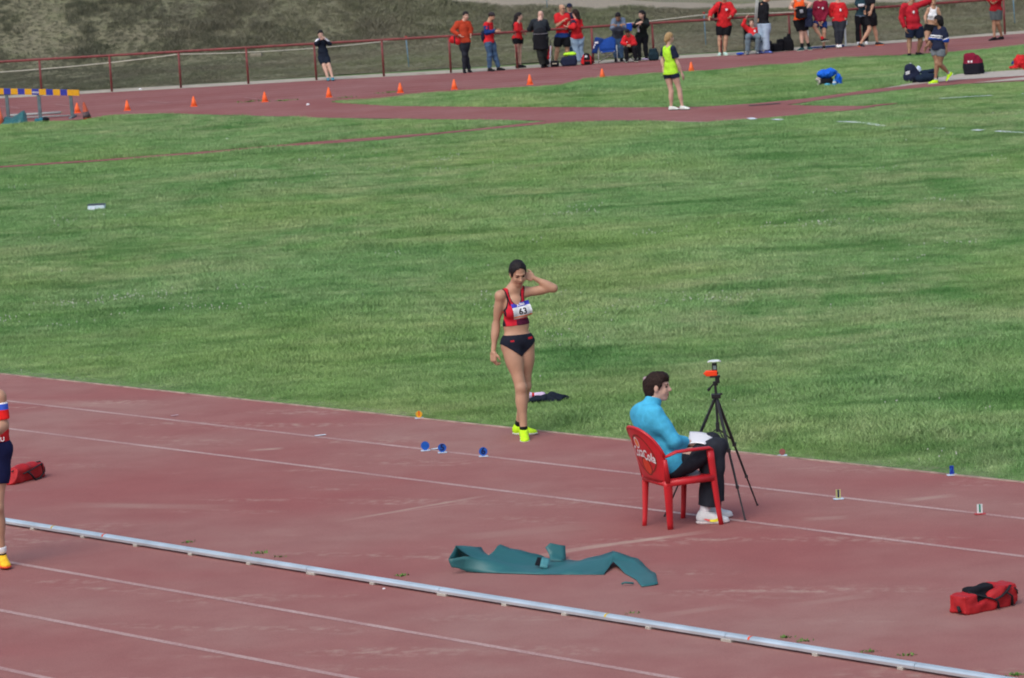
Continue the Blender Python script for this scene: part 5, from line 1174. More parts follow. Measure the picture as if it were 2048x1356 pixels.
P = bgp('person in a blackish navy training kit with white shoulder stripes leaning back on the rail', CRH, -.2, dict(hd=(430, 295), sa=(365, 430), sb=(530, 415), ea=(335, 500, -.1), wa=(440, 400, -.22), eb=(620, 500, -.1), wb=(500, 385, -.22),
    ha=(440, 790, -.05), hb=(545, 780, -.05), ka=(500, 950, -.25), kb=(600, 940, -.25), aa=(585, 1180, -.40), ab=(680, 1180, -.40), fd=(.1, -1, -.15), ta=(.1, -1, 0), tb=(.1, -1, 0)), z=.98, skin='b')
def shs(C):
    i = np.zeros(len(C), int)
    for x in 'ab':
        S0, E = P.J['s'+x], P.J['e'+x]; d = E-S0; t = ((C-S0)@d)/(d@d); D = C-(S0+np.clip(t, 0, 1)[:, None]*d); o = D@nrm(UPz*1.+(P.ac if x == 'b' else -P.ac)*.9); i[(o > .035) & (t > -.2) & (t < .9)] = 1; i[(o > .020) & (o <= .035) & (t > -.2) & (t < .9) & (x == 'a')] = 2
    return i
BNV = cloth('blackish navy kit', (.010, .016, .030)); dress(P, ('training_top', [BNV, WHT, BLUE], .95, dict(e=.018, amp=.005, hem=-.02, paint=shs)), ('shorts', BNV, .85, dict(e=.010, flare=.008)), (TEALS, DSOLE)); P.hair(HR['black'], 'short')

# ================================================================== OBJECTS
# far handrail: one welded red pipe fence
px_posts = [-60, 84, 224, 362, 497, 633, 768, 902, 1035, 1187, 1308, 1443, 1581, 1722, 1865, 2010, 2150]
PIPE = mat('dark red painted pipe', (.17, .035, .035), .5, .35, 9, spec=.4)
fr_ = root('handrail', (0, OUT(0), 0), 'long dark red pipe handrail along the outside of the far track', 'railing')
tops = []
for x in px_posts:
    y = float(np.interp(x, [p[0] for p in outer], [p[1] for p in outer])); g = gp(x, y-1); tops.append(g+UPz*1.055)
    b = MB(); b.tube([g, g+UPz*1.05], .033, 10); b.build('post', PIPE, fr_, smooth=True)
b = MB(); b.tube([tops[0]-(tops[1]-tops[0])*3]+tops+[tops[-1]+(tops[-1]-tops[-2])*3], .038, 10); b.build('top_rail', PIPE, fr_, smooth=True)
# rope barrier behind it on thin blue stakes
ROPE = mat('white rope', (.55, .53, .46), .8)
stk = [(-150, 150, 185), (357, 107, 172), (812, 76, 136), (1408, 28, 97), (2026, -8, 52)]; tp = []
rb_ = root('rope_barrier', (0, 109, 0), 'thin white rope strung on pale blue stakes behind the red handrail', 'barrier')
for x, yt, yb in stk:
    g = G(x+(6 if x < 900 else 4), yb); g[2] = bank_z(g[0], g[1]); t = W(x, yt, g[1]); tp.append(t-UPz*.02); b = MB(); b.tube([g-UPz*.05, t], .013, 8); o = b.build('stake', mat('pale blue stake', (.12, .26, .38), .6), rb_, smooth=True)
    b = MB(); b.tube([t, t+UPz*.06], .035, 8); b.build('stake_cap', mat('cap dark red', (.35, .05, .04), .6), rb_, smooth=True)
b = MB(); pts = []
for i in range(len(tp)-1):
    for k in range(8): t = k/8; pts.append(tp[i]*(1-t)+tp[i+1]*t-UPz*.10*4*t*(1-t))
pts.append(tp[-1]); b.tube(pts, .014, 6); b.build('rope', ROPE, rb_, smooth=True)

# cones
CONE = mat('cone orange', (.95, .16, .045), .5, .04)
def cone(name, g, hgt, rb2_, m, label, grp=None, lean=None, base=True, band=None):
    r = root(name, g, label, 'traffic cone', grp); ax_ = np.array([0, 0, 1.]) if lean is None else nrm(lean); b = MB()
    b.tube([g+UPz*.012, g+ax_*hgt*.5+UPz*.01, g+ax_*hgt*.96, g+ax_*hgt], [rb2_, rb2_*.62, rb2_*.24, rb2_*.18], 18, up=(1, 0, 0)); b.build('cone_body', m, r, smooth=True)
    if base: b = MB(); b.box(g+UPz*.010, (rb2_*2.15, rb2_*2.15, .016)); b.build('cone_base', m, r, bevel=.006)
    if band: b = MB(); b.tube([g+ax_*hgt*.12, g+ax_*hgt*.45], [rb2_*.95+.004, rb2_*.66+.006], 18, up=(1, 0, 0)); b.build('cone_band', band, r, smooth=True)
    return r
LB = ['first from the left of the row, just right of the hurdle', 'second in the row, left of the empty track', 'third in the row from the hurdle', 'fourth in the row, by tufts of weeds', 'fifth in the row, below the navy kit person', 'sixth in the row, at the tip of the grass', 'seventh in the row, below the quilted jacket man', 'eighth in the row, below the blue jeans woman', 'ninth in the row, left of the green shirt woman', 'last of the row, right of the green shirt woman']
for (x, y), l in zip([(155, 226), (255, 221), (388, 213), (530, 204), (658, 195), (801, 186), (909, 179), (1060, 169.5), (1205, 157.5), (1383, 144)], LB):
    cone('traffic_cone', gp(x, y), .27, .086, CONE, 'small orange cone, '+l, 'small orange cones along the inside of the far track')
DC = mat('dirty orange cone', (.42, .085, .045), .7, .4, 14); DB = mat('scuffed dark band', (.10, .07, .08), .8, .4, 20)
cone('traffic_cone', gp(175, 239), .45, .11, DC, 'dirty leaning orange cone with a dark scuffed band beside the hurdle', lean=(-.16, .05, 1), base=False, band=DB)
cone('traffic_cone', gp(0, 250), .48, .12, mat('faded orange cone', (.80, .16, .08), .6), 'large faded orange cone cut by the left edge of the frame', base=False)

# steeplechase barrier
hb = root('steeplechase_barrier', gp(75, 238), 'yellow and blue striped hurdle beam on grey steel legs at the left edge', 'hurdle')
gL, gM, gR = gp(17, 236), gp(81, 239), gp(144, 241.5); Yh = gp(81, 240)[1]
pe = W(158.5, 185.5, Yh); ps = W(-46, 181.5, Yh); dh = nrm(pe-ps); L = np.linalg.norm(pe-ps)
BY = mat('beam yellow', (.72, .36, .015), .5, .1); BBl = mat('beam blue', (.035, .045, .34), .5, .1)
edges = [-50, -36, -22, -6, 8, 22, 36, 50, 64, 78.5, 92.5, 106.5, 121, 135, 158.5]
bm_ = MB(); 
for i in range(len(edges)-1):
    a = ps+(pe-ps)*((edges[i]+46)/204.5); c_ = ps+(pe-ps)*((edges[i+1]+46)/204.5); bm_.box((a+c_)/2, (np.linalg.norm(c_-a), .13, .145), [dh, np.cross(UPz, dh), UPz], i=1-i % 2)
bo_ = bm_.build('beam', [BY, BBl], hb)
tv, tf_ = textmesh('HENGS', .055, 0, .002); o_ = W(71, 184.5, Yh)
lt = mk('beam_lettering', [o_+dh*v[0]+UPz*v[1]-np.array([0, .072, 0]) for v in tv], tf_, WP, hb); lt.parent = bo_; 
ST = mat('galvanised grey steel', (.13, .18, .20), .5, .2, 8, metal=.3)
for g, xt in ((gL, 13), (gM, 77), (gR, 141)):
    t = W(xt, 190, Yh); g2 = Wz(xt+4.5, 0., Yh); b = MB(); b.box((g2+t)/2, (.085, .085, np.linalg.norm(t-g2)), [nrm(np.cross((0, 1, 0), nrm(t-g2))), (0, 1, 0), nrm(t-g2)]); b.build('leg', ST, hb, bevel=.006)
    b = MB(); b.box(g2+UPz*.03, (.08, 1.1, .05)); b.build('foot_bar', ST, hb, bevel=.006)
PIP = mat('pale grey pipe', (.34, .38, .38), .5)
for (a, b2, l) in (((15, 234), (122, 227.5), 'long pale pipe lying on the ground behind the hurdle legs'), ((48, 237.5), (140, 233.5), 'thin pale pipe lying across the hurdle feet')):
    g1, g2 = gp(*a), gp(*b2); b = MB(); b.tube([g1+UPz*.035, g2+UPz*.035], .032 if a[0] == 15 else .018, 8); o = b.build('ground_pipe', PIP, smooth=True, loc=g1); setp(o, l, 'pipe')
TEAL = mat('teal tarpaulin', (.022, .125, .135), .42, .15, 3, spec=.5); 
def panels(name, label, cat, pts, faces, m, sub=2, amp=.006, thick=.004, parent=None):
    import bmesh
    bm = bmesh.new(); vs = [bm.verts.new(tuple(p)) for p in pts]
    for f in faces: bm.faces.new([vs[i] for i in f])
    bmesh.ops.triangulate(bm, faces=[f for f in bm.faces if len(f.verts) > 4])
    bmesh.ops.subdivide_edges(bm, edges=bm.edges[:], cuts=3, use_grid_fill=True)
    V = np.array([v.co[:] for v in bm.verts]); V = V+np.stack([np.zeros(len(V)), np.zeros(len(V)), wav([V[:, 0], V[:, 1], V[:, 2]], 11, .22, amp)], 1); V[:, 2] = np.maximum(V[:, 2], .012)
    bm.verts.index_update(); F = [tuple(v.index for v in f.verts) for f in bm.faces]; bm.free()
    g0 = np.array([V[:, 0].mean(), V[:, 1].mean(), 0.]) if parent is None else None
    o = mk(name, V, F, m, parent, None, True, g0); md = o.modifiers.new('s', 'SOLIDIFY'); md.thickness = thick
    if label: setp(o, label, cat)
    return o
# green tarpaulin heap by the hurdle (crop 0,150 scale 10.24)
Yt2 = gp(25, 249)[1]
def tq(x, y, d): return W(x/10.24, 150+y/10.24, Yt2+d)
panels('tarpaulin_cover', 'crumpled teal cover heaped on the ground below the hurdle', 'cover', [tq(10, 1015, 0), tq(95, 850, .25), tq(200, 1020, -.1), tq(330, 900, .1), tq(390, 1000, -.05), tq(480, 710, .3), tq(500, 1000, -.0), tq(570, 990, .2), tq(540, 800, .45), tq(240, 870, .5)],
       [(0, 2, 1), (1, 2, 3, 9), (2, 4, 3), (9, 3, 4, 5), (4, 6, 5), (5, 6, 7, 8), (9, 5, 8)], TEAL, amp=.012)
s = S(); gg = gp(81, 246); s.cone(gg+np.array([-.10, 0, .06]), gg+np.array([.16, .05, .07]), .06, .065, k=.03); sobj(s, 'shoe_bag', [cloth('cyan bag', (.03, .16, .22)), BLK], None, .012, loc=gg, paint=lambda C: (C[:, 0] > gg[0]+.06).astype(int), noise=(2, .1, .01)); setp(bpy.data.objects['shoe_bag'], 'small blue and black bag lying at the foot of the hurdle', 'bag')

# ---- kerb rail of the inside lane
ALU = mat('brushed aluminium', (.66, .77, .82), .28, .14, 3, metal=.6, spec=.5, bscale=30); RUB = mat('grey plastic foot', (.42, .40, .36), .8)
kr = root('kerb_rail', gp(1000, 1200), 'long pale aluminium kerb rail on small feet between runway and lanes', 'kerb rail')
def cp(x, y): g = G(x, y, .05); t = g[:2]@TV; return np.array([*(on(cC, t)), 0.]), t
joints_t = [cp(x, y)[1] for x, y in ((208, 1070), (625, 1134), (890, 1176), (1450, 1270), (1830, 1330))]; t0, t1 = -42, 8
cuts_ = [t0]+joints_t+[t1]; prof = [(-.029, .022), (-.030, .042), (-.024, .055), (-.012, .062), (.012, .062), (.024, .055), (.030, .042), (.029, .022), (.019, .020), (-.019, .020)]
for i in range(len(cuts_)-1):
    a, b_ = cuts_[i]+.003, cuts_[i+1]-.003; V = []
    for t in (a, b_):
        c = on(cC, t)
        for u, z in prof: V.append((*(c+NV*u), z))
    n = len(prof); F = [(q, (q+1) % n, n+(q+1) % n, n+q) for q in range(n)]+[tuple(range(n))[::-1], tuple(range(n, 2*n))]; mk('rail_section', V, F, ALU, kr, smooth=False)
for x, y in ((60, 1050), (165, 1065), (275, 1081), (387, 1098), (502, 1117), (625, 1137), (750, 1156), (890, 1178), (1010, 1199), (1135, 1217), (1298, 1245), (1450, 1271), (1625, 1300), (1793, 1328), (1960, 1358), (-60, 1030)):
    c, t = cp(x, y); wd = .05 if x not in (625, 890, 1450) else .10; b = MB(); b.box(c+UPz*.0125, (wd, .072, .022), [np.append(TV, 0), np.append(NV, 0), UPz]); b.build('support_foot', RUB, kr, bevel=.003)
for x, y, cl_ in ((105, 1054, 'y'), (208, 1070, 'r'), (1220, 1228, 'y'), (1497, 1276, 'r')):
    c, t = cp(x, y); m = mat('mark yellow', (.60, .45, .05), .6) if cl_ == 'y' else mat('mark red', (.75, .10, .04), .6); V = []
    for tt in (t+.008, t+.026):
        cc_ = on(cC, tt)
        for u, z in prof[1:7]: V.append((*(cc_+NV*u*1.04), z+.0012))
    mk('rail_mark', V, [(q, q+1, 7+q, 6+q) for q in range(5)], m, kr, smooth=False)
# weeds along the kerb
WG = mat('weed green', (.10, .22, .04), .7, .3)
def weed(x, y, n, r, h, label):
    g = gp(x, y); V = []; F = []
    for q in range(n):
        a = random.uniform(0, 6.28); rr = r*random.random(); p = g+np.array([math.cos(a)*rr*2, math.sin(a)*rr, 0]); l = random.uniform(.4, 1)*h; d = np.array([random.uniform(-1, 1), random.uniform(-1, 1), random.uniform(.4, 1.2)]); d = nrm(d); s_ = nrm(np.cross(d, (0, 0, 1)))*l*.22; k = len(V)
        V += [p, p+d*l*.5+s_, p+d*l, p+d*l*.5-s_]; F.append((k, k+1, k+2, k+3))
    o = mk('weed', V, F, WG, None, None, False, g); setp(o, label, 'weed', 'weeds along the kerb rail and track')
for i, (x, y, n, l) in enumerate([(375, 1086, 30, 'beside the red rail mark'), (520, 1108, 36, 'under the left part of the rail'), (560, 1115, 20, 'right of a weed under the left rail'), (805, 1153, 34, 'midway along the rail'), (1265, 1228, 12, 'near the yellow rail mark'), (1570, 1277, 26, 'right of the red rail mark'), (1610, 1284, 22, 'above a rail foot, right part'), (1740, 1305, 34, 'towards the right end of the rail'), (1815, 1312, 30, 'tall, towards the right end of the rail'), (2030, 1352, 50, 'in the bottom right corner'),
        (775, 186, 60, 'on the far track left of a cone'), (690, 196, 40, 'on the far track right of a cone'), (500, 204, 70, 'at the fourth cone'), (568, 202, 60, 'right of the fourth cone'), (94, 228, 130, 'behind the hurdle legs')]):
    weed(x, y, n, .035 if y > 500 else .22, .035 if y > 500 else .07, 'low green weed '+l)

# ---- markers on the runway
def marker(x, y, m, txt=None, r=.040, kind='disc', tcol=None, label='', w_=None, basem=None, tz=0., lean=0.):
    g = gp(x, y, .008); o = root('distance_marker', g, label, 'marker', 'little numbered markers on the runway')
    yaw = np.array([1., .1, 0]); yaw = nrm(yaw); nn = np.array([yaw[1], -yaw[0], 0])
    b = MB(); b.box(g+UPz*.003, (.085, .055, .006), [yaw, nn, UPz]); b.build('base', basem or WHTP, o)
    if kind == 'disc':
        b = MB(); c = g+UPz*(r+.008); b.tube([c+nn*.004, c-nn*.004], r, 24); d = b.build('disc', m, o)
        b = MB(); b.box(g+UPz*.010, (.03, .012, .02), [yaw, nn, UPz]); b.build('stem', m, o)
    else:
        b = MB(); c = g+UPz*(.039+.006); b.box(c, ((w_ or .05)*.82, .008, .074), [yaw, nn, UPz]); d = b.build('plate', m, o)
    if txt:
        tv, tf_ = textmesh(txt, .085 if kind == 'disc' else .088, 0, .003); t = mk('digit', [c+yaw*v[0]+UPz*v[1]+nn*.0055 for v in tv], tf_, tcol, o); t.parent = d
WHTP = mat('white plastic base', (.55, .68, .82), .5); MBL = mat('marker blue', (.010, .10, .46), .45); MDK = mat('marker digit dark', (.006, .012, .07), .5); MOR = mat('marker orange', (.75, .38, .02), .5); MRE = mat('marker digit orange', (.70, .12, .02), .5)
marker(851, 903, MBL, None, .041, label='plain blue round marker, leftmost of the three blue discs')
marker(885, 907, MBL, '5', .040, tcol=MDK, label='blue round marker with digit 5, middle of the three blue discs')
marker(967, 914.5, MBL, '6', .040, tcol=MDK, label='blue round marker with digit 6, nearest the athlete')
marker(838.5, 838, MOR, '1', .033, tcol=MRE, label='orange round marker at the edge of the grass')
marker(1565, 913, mat('marker faded red', (.28, .10, .09), .6), None, .028, tcol=MDK, label='small faded red marker by the grass edge right of the tripod')
marker(1904, 952, MBL, '2', kind='plate', w_=.042, tcol=mat('digit deep blue', (.01, .03, .30), .5), label='blue number plate marker at the right on the grass edge')
marker(1677, 1000, mat('marker pale yellow', (.45, .45, .20), .6), '1', kind='plate', w_=.05, tcol=MDK, label='pale yellow number plate marker with dark 1 on the lane line')
marker(1960, 1030, mat('marker white', (.62, .68, .70), .6), '1', kind='plate', w_=.055, tcol=mat('digit green', (.01, .22, .14), .5), basem=mat('marker red base', (.45, .05, .06), .6), label='white number plate marker with a green 1 near the right edge')
def tape(name, pts, wd, m, label, cat='tape', z=.014, grp=None):
    P3d = [gp(*p) for p in pts]; V = []; F = []
    for i, p in enumerate(P3d):
        d = nrm(P3d[min(i+1, len(P3d)-1)]-P3d[max(i-1, 0)]); n = np.array([-d[1], d[0], 0]); V += [p-n*wd/2+UPz*z, p+n*wd/2+UPz*z]
    for i in range(len(P3d)-1): F.append((2*i, 2*i+2, 2*i+3, 2*i+1))
    o = mk(name, V, F, m, None, None, False, P3d[0]); setp(o, label, cat, grp); return o
WT = mat('white tape', (.66, .74, .82), .6, .05)
tape('tape_strip', [(630, 874), (652, 871.5)], .05, WT, 'short white tape strip on the upper lane line, left of the markers'); tape('tape_strip', [(864, 901), (880, 898.5)], .05, WT, 'short white tape strip between the two left blue markers'); tape('tape_strip', [(342, 834), (357, 832)], .04, mat('pinkish tape', (.45, .34, .38), .7), 'tiny faded strip on the upper runway at the left')
for i, (pts, l) in enumerate([([(1675, 247.5), (1705, 248.5), (1733, 251), (1768, 257)], 'longest white tape piece on the grass, right of centre'), ([(1807, 258), (1850, 260), (1887, 262)], 'white tape piece on the grass, middle of the line'), ([(1947, 264.5), (1964, 265.5)], 'short white tape piece on the grass near the right edge'), ([(1994, 267), (2025, 269), (2060, 270.5)], 'white tape piece running out of the right edge'),
        ([(1547, 243), (1563, 244)], 'small white tape bit right of the runway tip'), ([(1500, 240), (1508, 243)], 'tiny white tape bit at the runway edge'), ([(1879, 201.5), (1930, 198), (1985, 195)], 'thin white tape line on the upper grass at the right'), ([(2043, 192), (2070, 190)], 'white tape end at the right frame edge, upper grass')]):
    tape('boundary_tape', pts, .15 if i < 6 else .09, WT, l, 'tape', .050, 'white boundary tape on the lawn')
for i, (x, y) in enumerate([(281, 180), (616, 211), (768, 1179), (455, 281)]):
    g = gp(x, y); s = S(); q = .035 if y < 300 else .009; s.ell(g+UPz*q*.6, (q*1.3, q, q)); o = sobj(s, 'litter', WHT, None, q*.3, loc=g); setp(o, ['white scrap on the sandy strip beyond the far track', 'white scrap on the red apron above the grass', 'tiny white scrap on the track by the rail', 'white scrap in the grass left of centre'][i], 'litter')
# white lid box in the lawn (crop 130,380 scale 15.75)
gY = gp(190, 421)[1]; g = np.array([W(194, 420, gY)[0], gY, 0.])
bx = root('plastic_box', g, 'low white plastic box with a dark top lying in the lawn at the left', 'box'); s = S(); s.box(g+UPz*.055, (.135, .09, .03), r=.015); sobj(s, 'box_body', mat('box white', (.62, .76, .86), .5), bx, .008); b = MB(); b.box(g+UPz*.108, (.31, .22, .012)); b.build('lid', mat('dark slate lid', (.05, .07, .09), .6), bx, bevel=.004)
panels('cloth_strip', 'white cloth strip spilling left from the plastic box in the lawn', 'cloth', [W(167, 421, gY-.1), W(190, 414, gY-.12), W(190, 422, gY-.2), W(170, 422.5, gY-.15)], [(0, 3, 2, 1)], WT, amp=.01)
# clothes by the grass edge behind the athlete (crop 1040,770 scale 17.07)
gY = gp(1090, 812)[1]
def cq(x, y, d=0): return W(1040+x/17.07, 770+y/17.07, gY+d)+np.array([0, 0, .022])
s = S(); s.ell(cq(1180, 560), (.100, .09, .070), k=.03); s.ell(cq(560, 570), (.10, .07, .036), k=.03); s.ell(cq(850, 560), (.08, .07, .048), k=.03); s.cone(cq(1380, 520), cq(1640, 490, .05), .03, .018, k=.02)
s.cone(cq(1250, 560, -.05), cq(1400, 640, -.08), .03, .02, k=.02); s.cone(cq(1100, 600, -.05), cq(1130, 690, -.08), .03, .018, k=.02)
o = sobj(s, 'jacket', cloth('black navy jacket', (.010, .016, .028)), None, .007, loc=cq(1000, 680), noise=(8, .09, .011)); setp(o, 'crumpled black jacket lying on the lawn behind the athlete', 'jacket')
s = S(); s.ell(cq(330, 440, .03), (.038, .05, .035), k=.03); s.ell(cq(560, 400, .04), (.06, .05, .020), k=.03); s.ell(cq(760, 400, .04), (.03, .04, .018), k=.02)
o = sobj(s, 'towel', [cloth('pale pink towel', (.62, .50, .68)), RED], None, .006, loc=cq(400, 560), paint=lambda C: (np.abs(C[:, 0]-cq(450, 400)[0]) < .010).astype(int), noise=(3, .08, .008)); setp(o, 'pale pink and white towel with a red mark under the black jacket', 'towel')

# ---- green crumpled cover beside the kerb (crop 860,1060 scale 4.096)
def tb_(x): return gp(860+x/4.096, 1060+(358 if x < 1000 else 372)/4.096)[1]
def cv(x, y, d=0., g=False):
    X_, Y_ = 860+x/4.096, 1060+y/4.096
    if g: return gp(X_, Y_, .012)
    return W(X_, Y_, tb_(600)+d)
TEAL2 = mat('blue green vinyl cover', (.020, .125, .138), .50, .10, 4, spec=.5, bump=.15)
pts = [cv(300, 355, g=True), cv(870, 373, g=True), cv(1425, 374, g=True), cv(150, 240, .05), cv(210, 132, .16), cv(330, 217, .10), cv(420, 137, .34), cv(462, 216, .20), cv(575, 116, .42), cv(905, 214, .42), cv(700, 278, .20), cv(990, 243, .40), cv(1150, 272, .36),
       cv(1500, 180, .16), cv(1425, 374, g=True), cv(1500, 255, -.05), cv(1700, 235, .0), cv(1850, 368, -.42), cv(1868, 455, g=True), cv(1735, 476, g=True), cv(1690, 445, -.62), cv(180, 300, .05), cv(480, 212, .24), cv(1640, 252, -.25), cv(1000, 372, .30), cv(290, 288, .34), cv(1290, 225, .12)]
for i in (21,): pass
fc_ = [(3, 21, 0), (3, 0, 5), (5, 0, 1, 10), (5, 10, 22), (4, 5, 22, 6), (3, 4, 25), (4, 5, 25), (22, 10, 9, 8), (10, 1, 12), (10, 12, 11, 9), (12, 1, 26), (26, 1, 2, 14, 13), (13, 14, 15), (13, 15, 16), (15, 20, 17, 16), (20, 19, 18, 17)]
cvo = panels('vinyl_cover', 'long crumpled blue green vinyl cover lying on the track by the kerb rail', 'cover', pts, fc_, TEAL2, amp=.010, thick=.005)
o = panels('loose_flap', None, None, [cv(945, 150, .40), cv(985, 112, .42), cv(1108, 122, .46), cv(1115, 238, .38), cv(1090, 262, .30), cv(985, 245, .30), cv(975, 190, .36)], [(0, 6, 2, 1), (6, 5, 4, 3, 2)], TEAL2, parent=cvo, amp=.006)
o = panels('black_pad', None, None, [cv(880, 222, .17), cv(912, 226, .17), cv(900, 292, .06), cv(858, 286, .06)], [(0, 3, 2, 1)], BLK, parent=cvo, amp=.001)
o = panels('strap_pad', None, None, [cv(920, 220, .15), cv(985, 232, .15), cv(962, 306, .03), cv(902, 292, .03)], [(0, 3, 2, 1)], mat('lighter teal patch', (.07, .25, .28), .5), parent=cvo, amp=.001, thick=.02)
gpt = cv(1640, 462, g=True); b = MB(); b.tube([cv(1570, 465, g=True)+UPz*.01, cv(1600, 462, g=True)+UPz*.018, cv(1670, 460, g=True)+UPz*.01], .008, 8); b.build('cord_end', TEAL2, cvo, smooth=True)

# ---- red duffel bags
RB = mat('bag red nylon', (.38, .014, .018), .6, .18, 9, .35, spec=.3, bscale=26); RBD = mat('bag black webbing', (.012, .013, .018), .7)
def bag(label, A_, B_, wd, hgt, openf=None, h=.008, sag=.0):
    r = root('duffel_bag', (A_+B_)/2, label, 'bag'); d = nrm(B_-A_); n = np.array([d[1], -d[0], 0]); L = np.linalg.norm(B_-A_); c = (A_+B_)/2+UPz*hgt*.5
    s = S(); s.box(c, (L/2-.03, wd/2-.03, hgt/2-.03), [d, n, UPz], r=.03, k=.03); s.ell(c+UPz*hgt*.30, (L*.46, wd*.42, hgt*.34), [d, n, UPz], k=.03)
    return r, s, d, n, L, c
# left bag, closed
A_, B_ = gp(17, 971), gp(82, 953); r, s, d, n, L, c = bag('closed red duffel bag with black straps beside the left edge athlete', A_, B_, .13, .145)
s.ell(c-d*L*.45+UPz*-.02, (.05, .06, .05), [d, n, UPz], k=.04)
sobj(s, 'bag_body', RB, r, .006, noise=(6, .12, .008), cuts=[(A_+UPz*.004, -UPz), (A_+UPz*.03-d*.0, -d*.8+UPz*.55)])
def pt(a, q, z): return c+d*a*L+n*q+UPz*(z-.0725)
b = MB(); b.tube([pt(-.22, .078, .090), pt(-.05, .085, .103), pt(.28, .082, .135), pt(.36, .075, .14)], .0095, 6, flat=.6); b.tube([pt(-.10, .080, .105), pt(-.02, .098, .060), pt(.05, .105, .012)], .016, 6, flat=.5); b.tube([pt(.05, .105, .012), pt(.22, .10, .016), pt(.36, .09, .05), pt(.34, .08, .14)], .011, 6, flat=.6); b.tube([pt(-.42, .02, .125), pt(0, .0, .157), pt(.45, .02, .150), pt(.50, .05, .09), pt(.48, .06, .05)], .006, 6); b.build('strap', RBD, r, smooth=True)
# right bag, open (crop 1860,1130 scale 10.89)
A_, B_ = gp(1914, 1230), gp(2022, 1206); r, s, d, n, L, c = bag('open red duffel bag with a black lining at the lower right', A_, B_, .18, .155)
s = S(); U3 = [d, n, UPz]; tl_ = nrm(d*.93+UPz*.36); UL = [tl_, n, nrm(np.cross(n, tl_))*np.sign(np.cross(n, tl_)[2])]
s.box(c-d*L*.37-UPz*.004, (L*.10, .072, .052), U3, r=.010, k=.012); s.box(c+d*L*.33+UPz*.012, (L*.13, .070, .058), U3, r=.010, k=.012)
s.box(c-UPz*.045, (L*.42, .076, .018), U3, r=.012, k=.02); s.box(c+n*.062-UPz*.022-d*L*.04, (L*.30, .010, .030), UL, r=.012, k=.03); s.ell(c+d*L*.12+n*.045+UPz*.010, (L*.24, .042, .050), UL, k=.03)
s.box(c-n*.066+UPz*.012-d*L*.02, (L*.22, .006, .052), U3, r=.008, k=.02)
bb_ = sobj(s, 'bag_body', RB, r, .005, noise=(6, .09, .007), cuts=[(A_+UPz*.004, -UPz)])
s = S(); s.box(c-n*.028+UPz*.030-d*L*.06, (L*.19, .034, .044), U3, r=.014, k=.02); s.ell(c-d*L*.10+n*.01+UPz*.0, (L*.17, .06, .035), U3, k=.02); sobj(s, 'lining', BLK, r, .005, noise=(6, .10, .006))
b = MB(); b.tube([pt(-.30, .01, .142), pt(-.20, .05, .120), pt(-.02, .098, .085), pt(.06, .115, .060), pt(.05, .122, .012)], .011, 6, flat=.5); b.tube([pt(.02, .106, .075), pt(.14, .110, .090), pt(.27, .098, .120), pt(.34, .092, .150)], .013, 6, flat=.5); b.tube([pt(.24, .104, .110), pt(.33, .112, .075), pt(.33, .108, .008)], .012, 6, flat=.5); b.tube([pt(-.505, .02, .06), pt(-.515, .04, .02)], .014, 6); b.tube([pt(.40, .096, .13), pt(.45, .098, .105), pt(.46, .096, .08)], .005, 6); b.build('strap', RBD, r, smooth=True)

# ---- bags and things along the far rail
def blob(name, label, cat, crop, base, parts, m, h=.014, noise=(3, .2, .010), paint=None, Yo=None, grp=None):
    ox, oy, sc = crop; gx, gy = ox+base[0]/sc, oy+base[1]/sc; g = gp(gx, gy); Yb = g[1] if Yo is None else OUT(g[0])+Yo; g[1] = Yb; g[0] = W(gx, gy, Yb)[0]; k = sc*FPX/Yb   # crop px per metre
    s = S()
    for (x, y, rx, rz, ry, *t) in parts:
        c = W(ox+x/sc, oy+y/sc, Yb+(t[0] if t else 0)); s.box(c, (rx/k-min(rx, rz)/k*.48, ry*.6, rz/k-min(rx, rz)/k*.48), r=min(rx, rz)/k*.48, k=.05) if len(t) > 1 else s.ell(c, (rx/k, ry, rz/k), k=.035)
    o = sobj(s, name, m, None, h, loc=g, noise=noise, cuts=[((0, 0, .004), (0, 0, -1))], paint=paint); setp(o, label, cat, grp); return o, Yb
o, Yb = blob('kit_bag', 'dark navy kit bag on the ground below the bald red t-shirt man', 'bag', CRB, (1180, 1235), [(1200, 1150, 140, 85, .16, 0, 1), (1120, 1160, 90, 60, .14), (1250, 1100, 80, 70, .12, 0, 1)], NAVY, Yo=-.35)
o, Yb = blob('lime_shirt', 'lime green shirt lying on top of the dark navy kit bag', 'shirt', CRB, (1215, 1060), [(1170, 1015, 80, 34, .10), (1265, 1010, 75, 38, .11)], LIME, Yo=-.35); 
o, Yb = blob('cooler_box', 'small black box with pale print left of the navy kit bag', 'box', CRB, (925, 1245), [(930, 1190, 80, 55, .12, 0, 1)], BLK, Yo=-.35, noise=None)
b = MB(); c = W(1010+925/9.353, 1190/9.353, Yb-.14); b.box(c, (.13, .004, .03)); x_ = b.build('print', mat('pale print', (.4, .38, .30), .7), o)
o, Yb = blob('red_backpack', 'black and red backpack standing left of the blue chair', 'backpack', CRB, (1530, 1205), [(1530, 1130, 105, 75, .13, 0, 1), (1525, 1060, 75, 65, .12), (1570, 1150, 70, 50, .11)], [BLK, RED], Yo=-.35, paint=lambda C: ((np.abs(np.abs(C[:, 0]-C[:, 0].mean())-.10) < .014) | ((C[:, 0] < C[:, 0].min()+.07) & (C[:, 2] < .20) & (C[:, 2] > .05)) | (np.abs(C[:, 2]-.13) < .010)).astype(int))
b = MB(); c = W(1010+1515/9.353, 1055/9.353, Yb-.14); b.box(c, (.07, .006, .055)); b.build('badge', WHT, o)
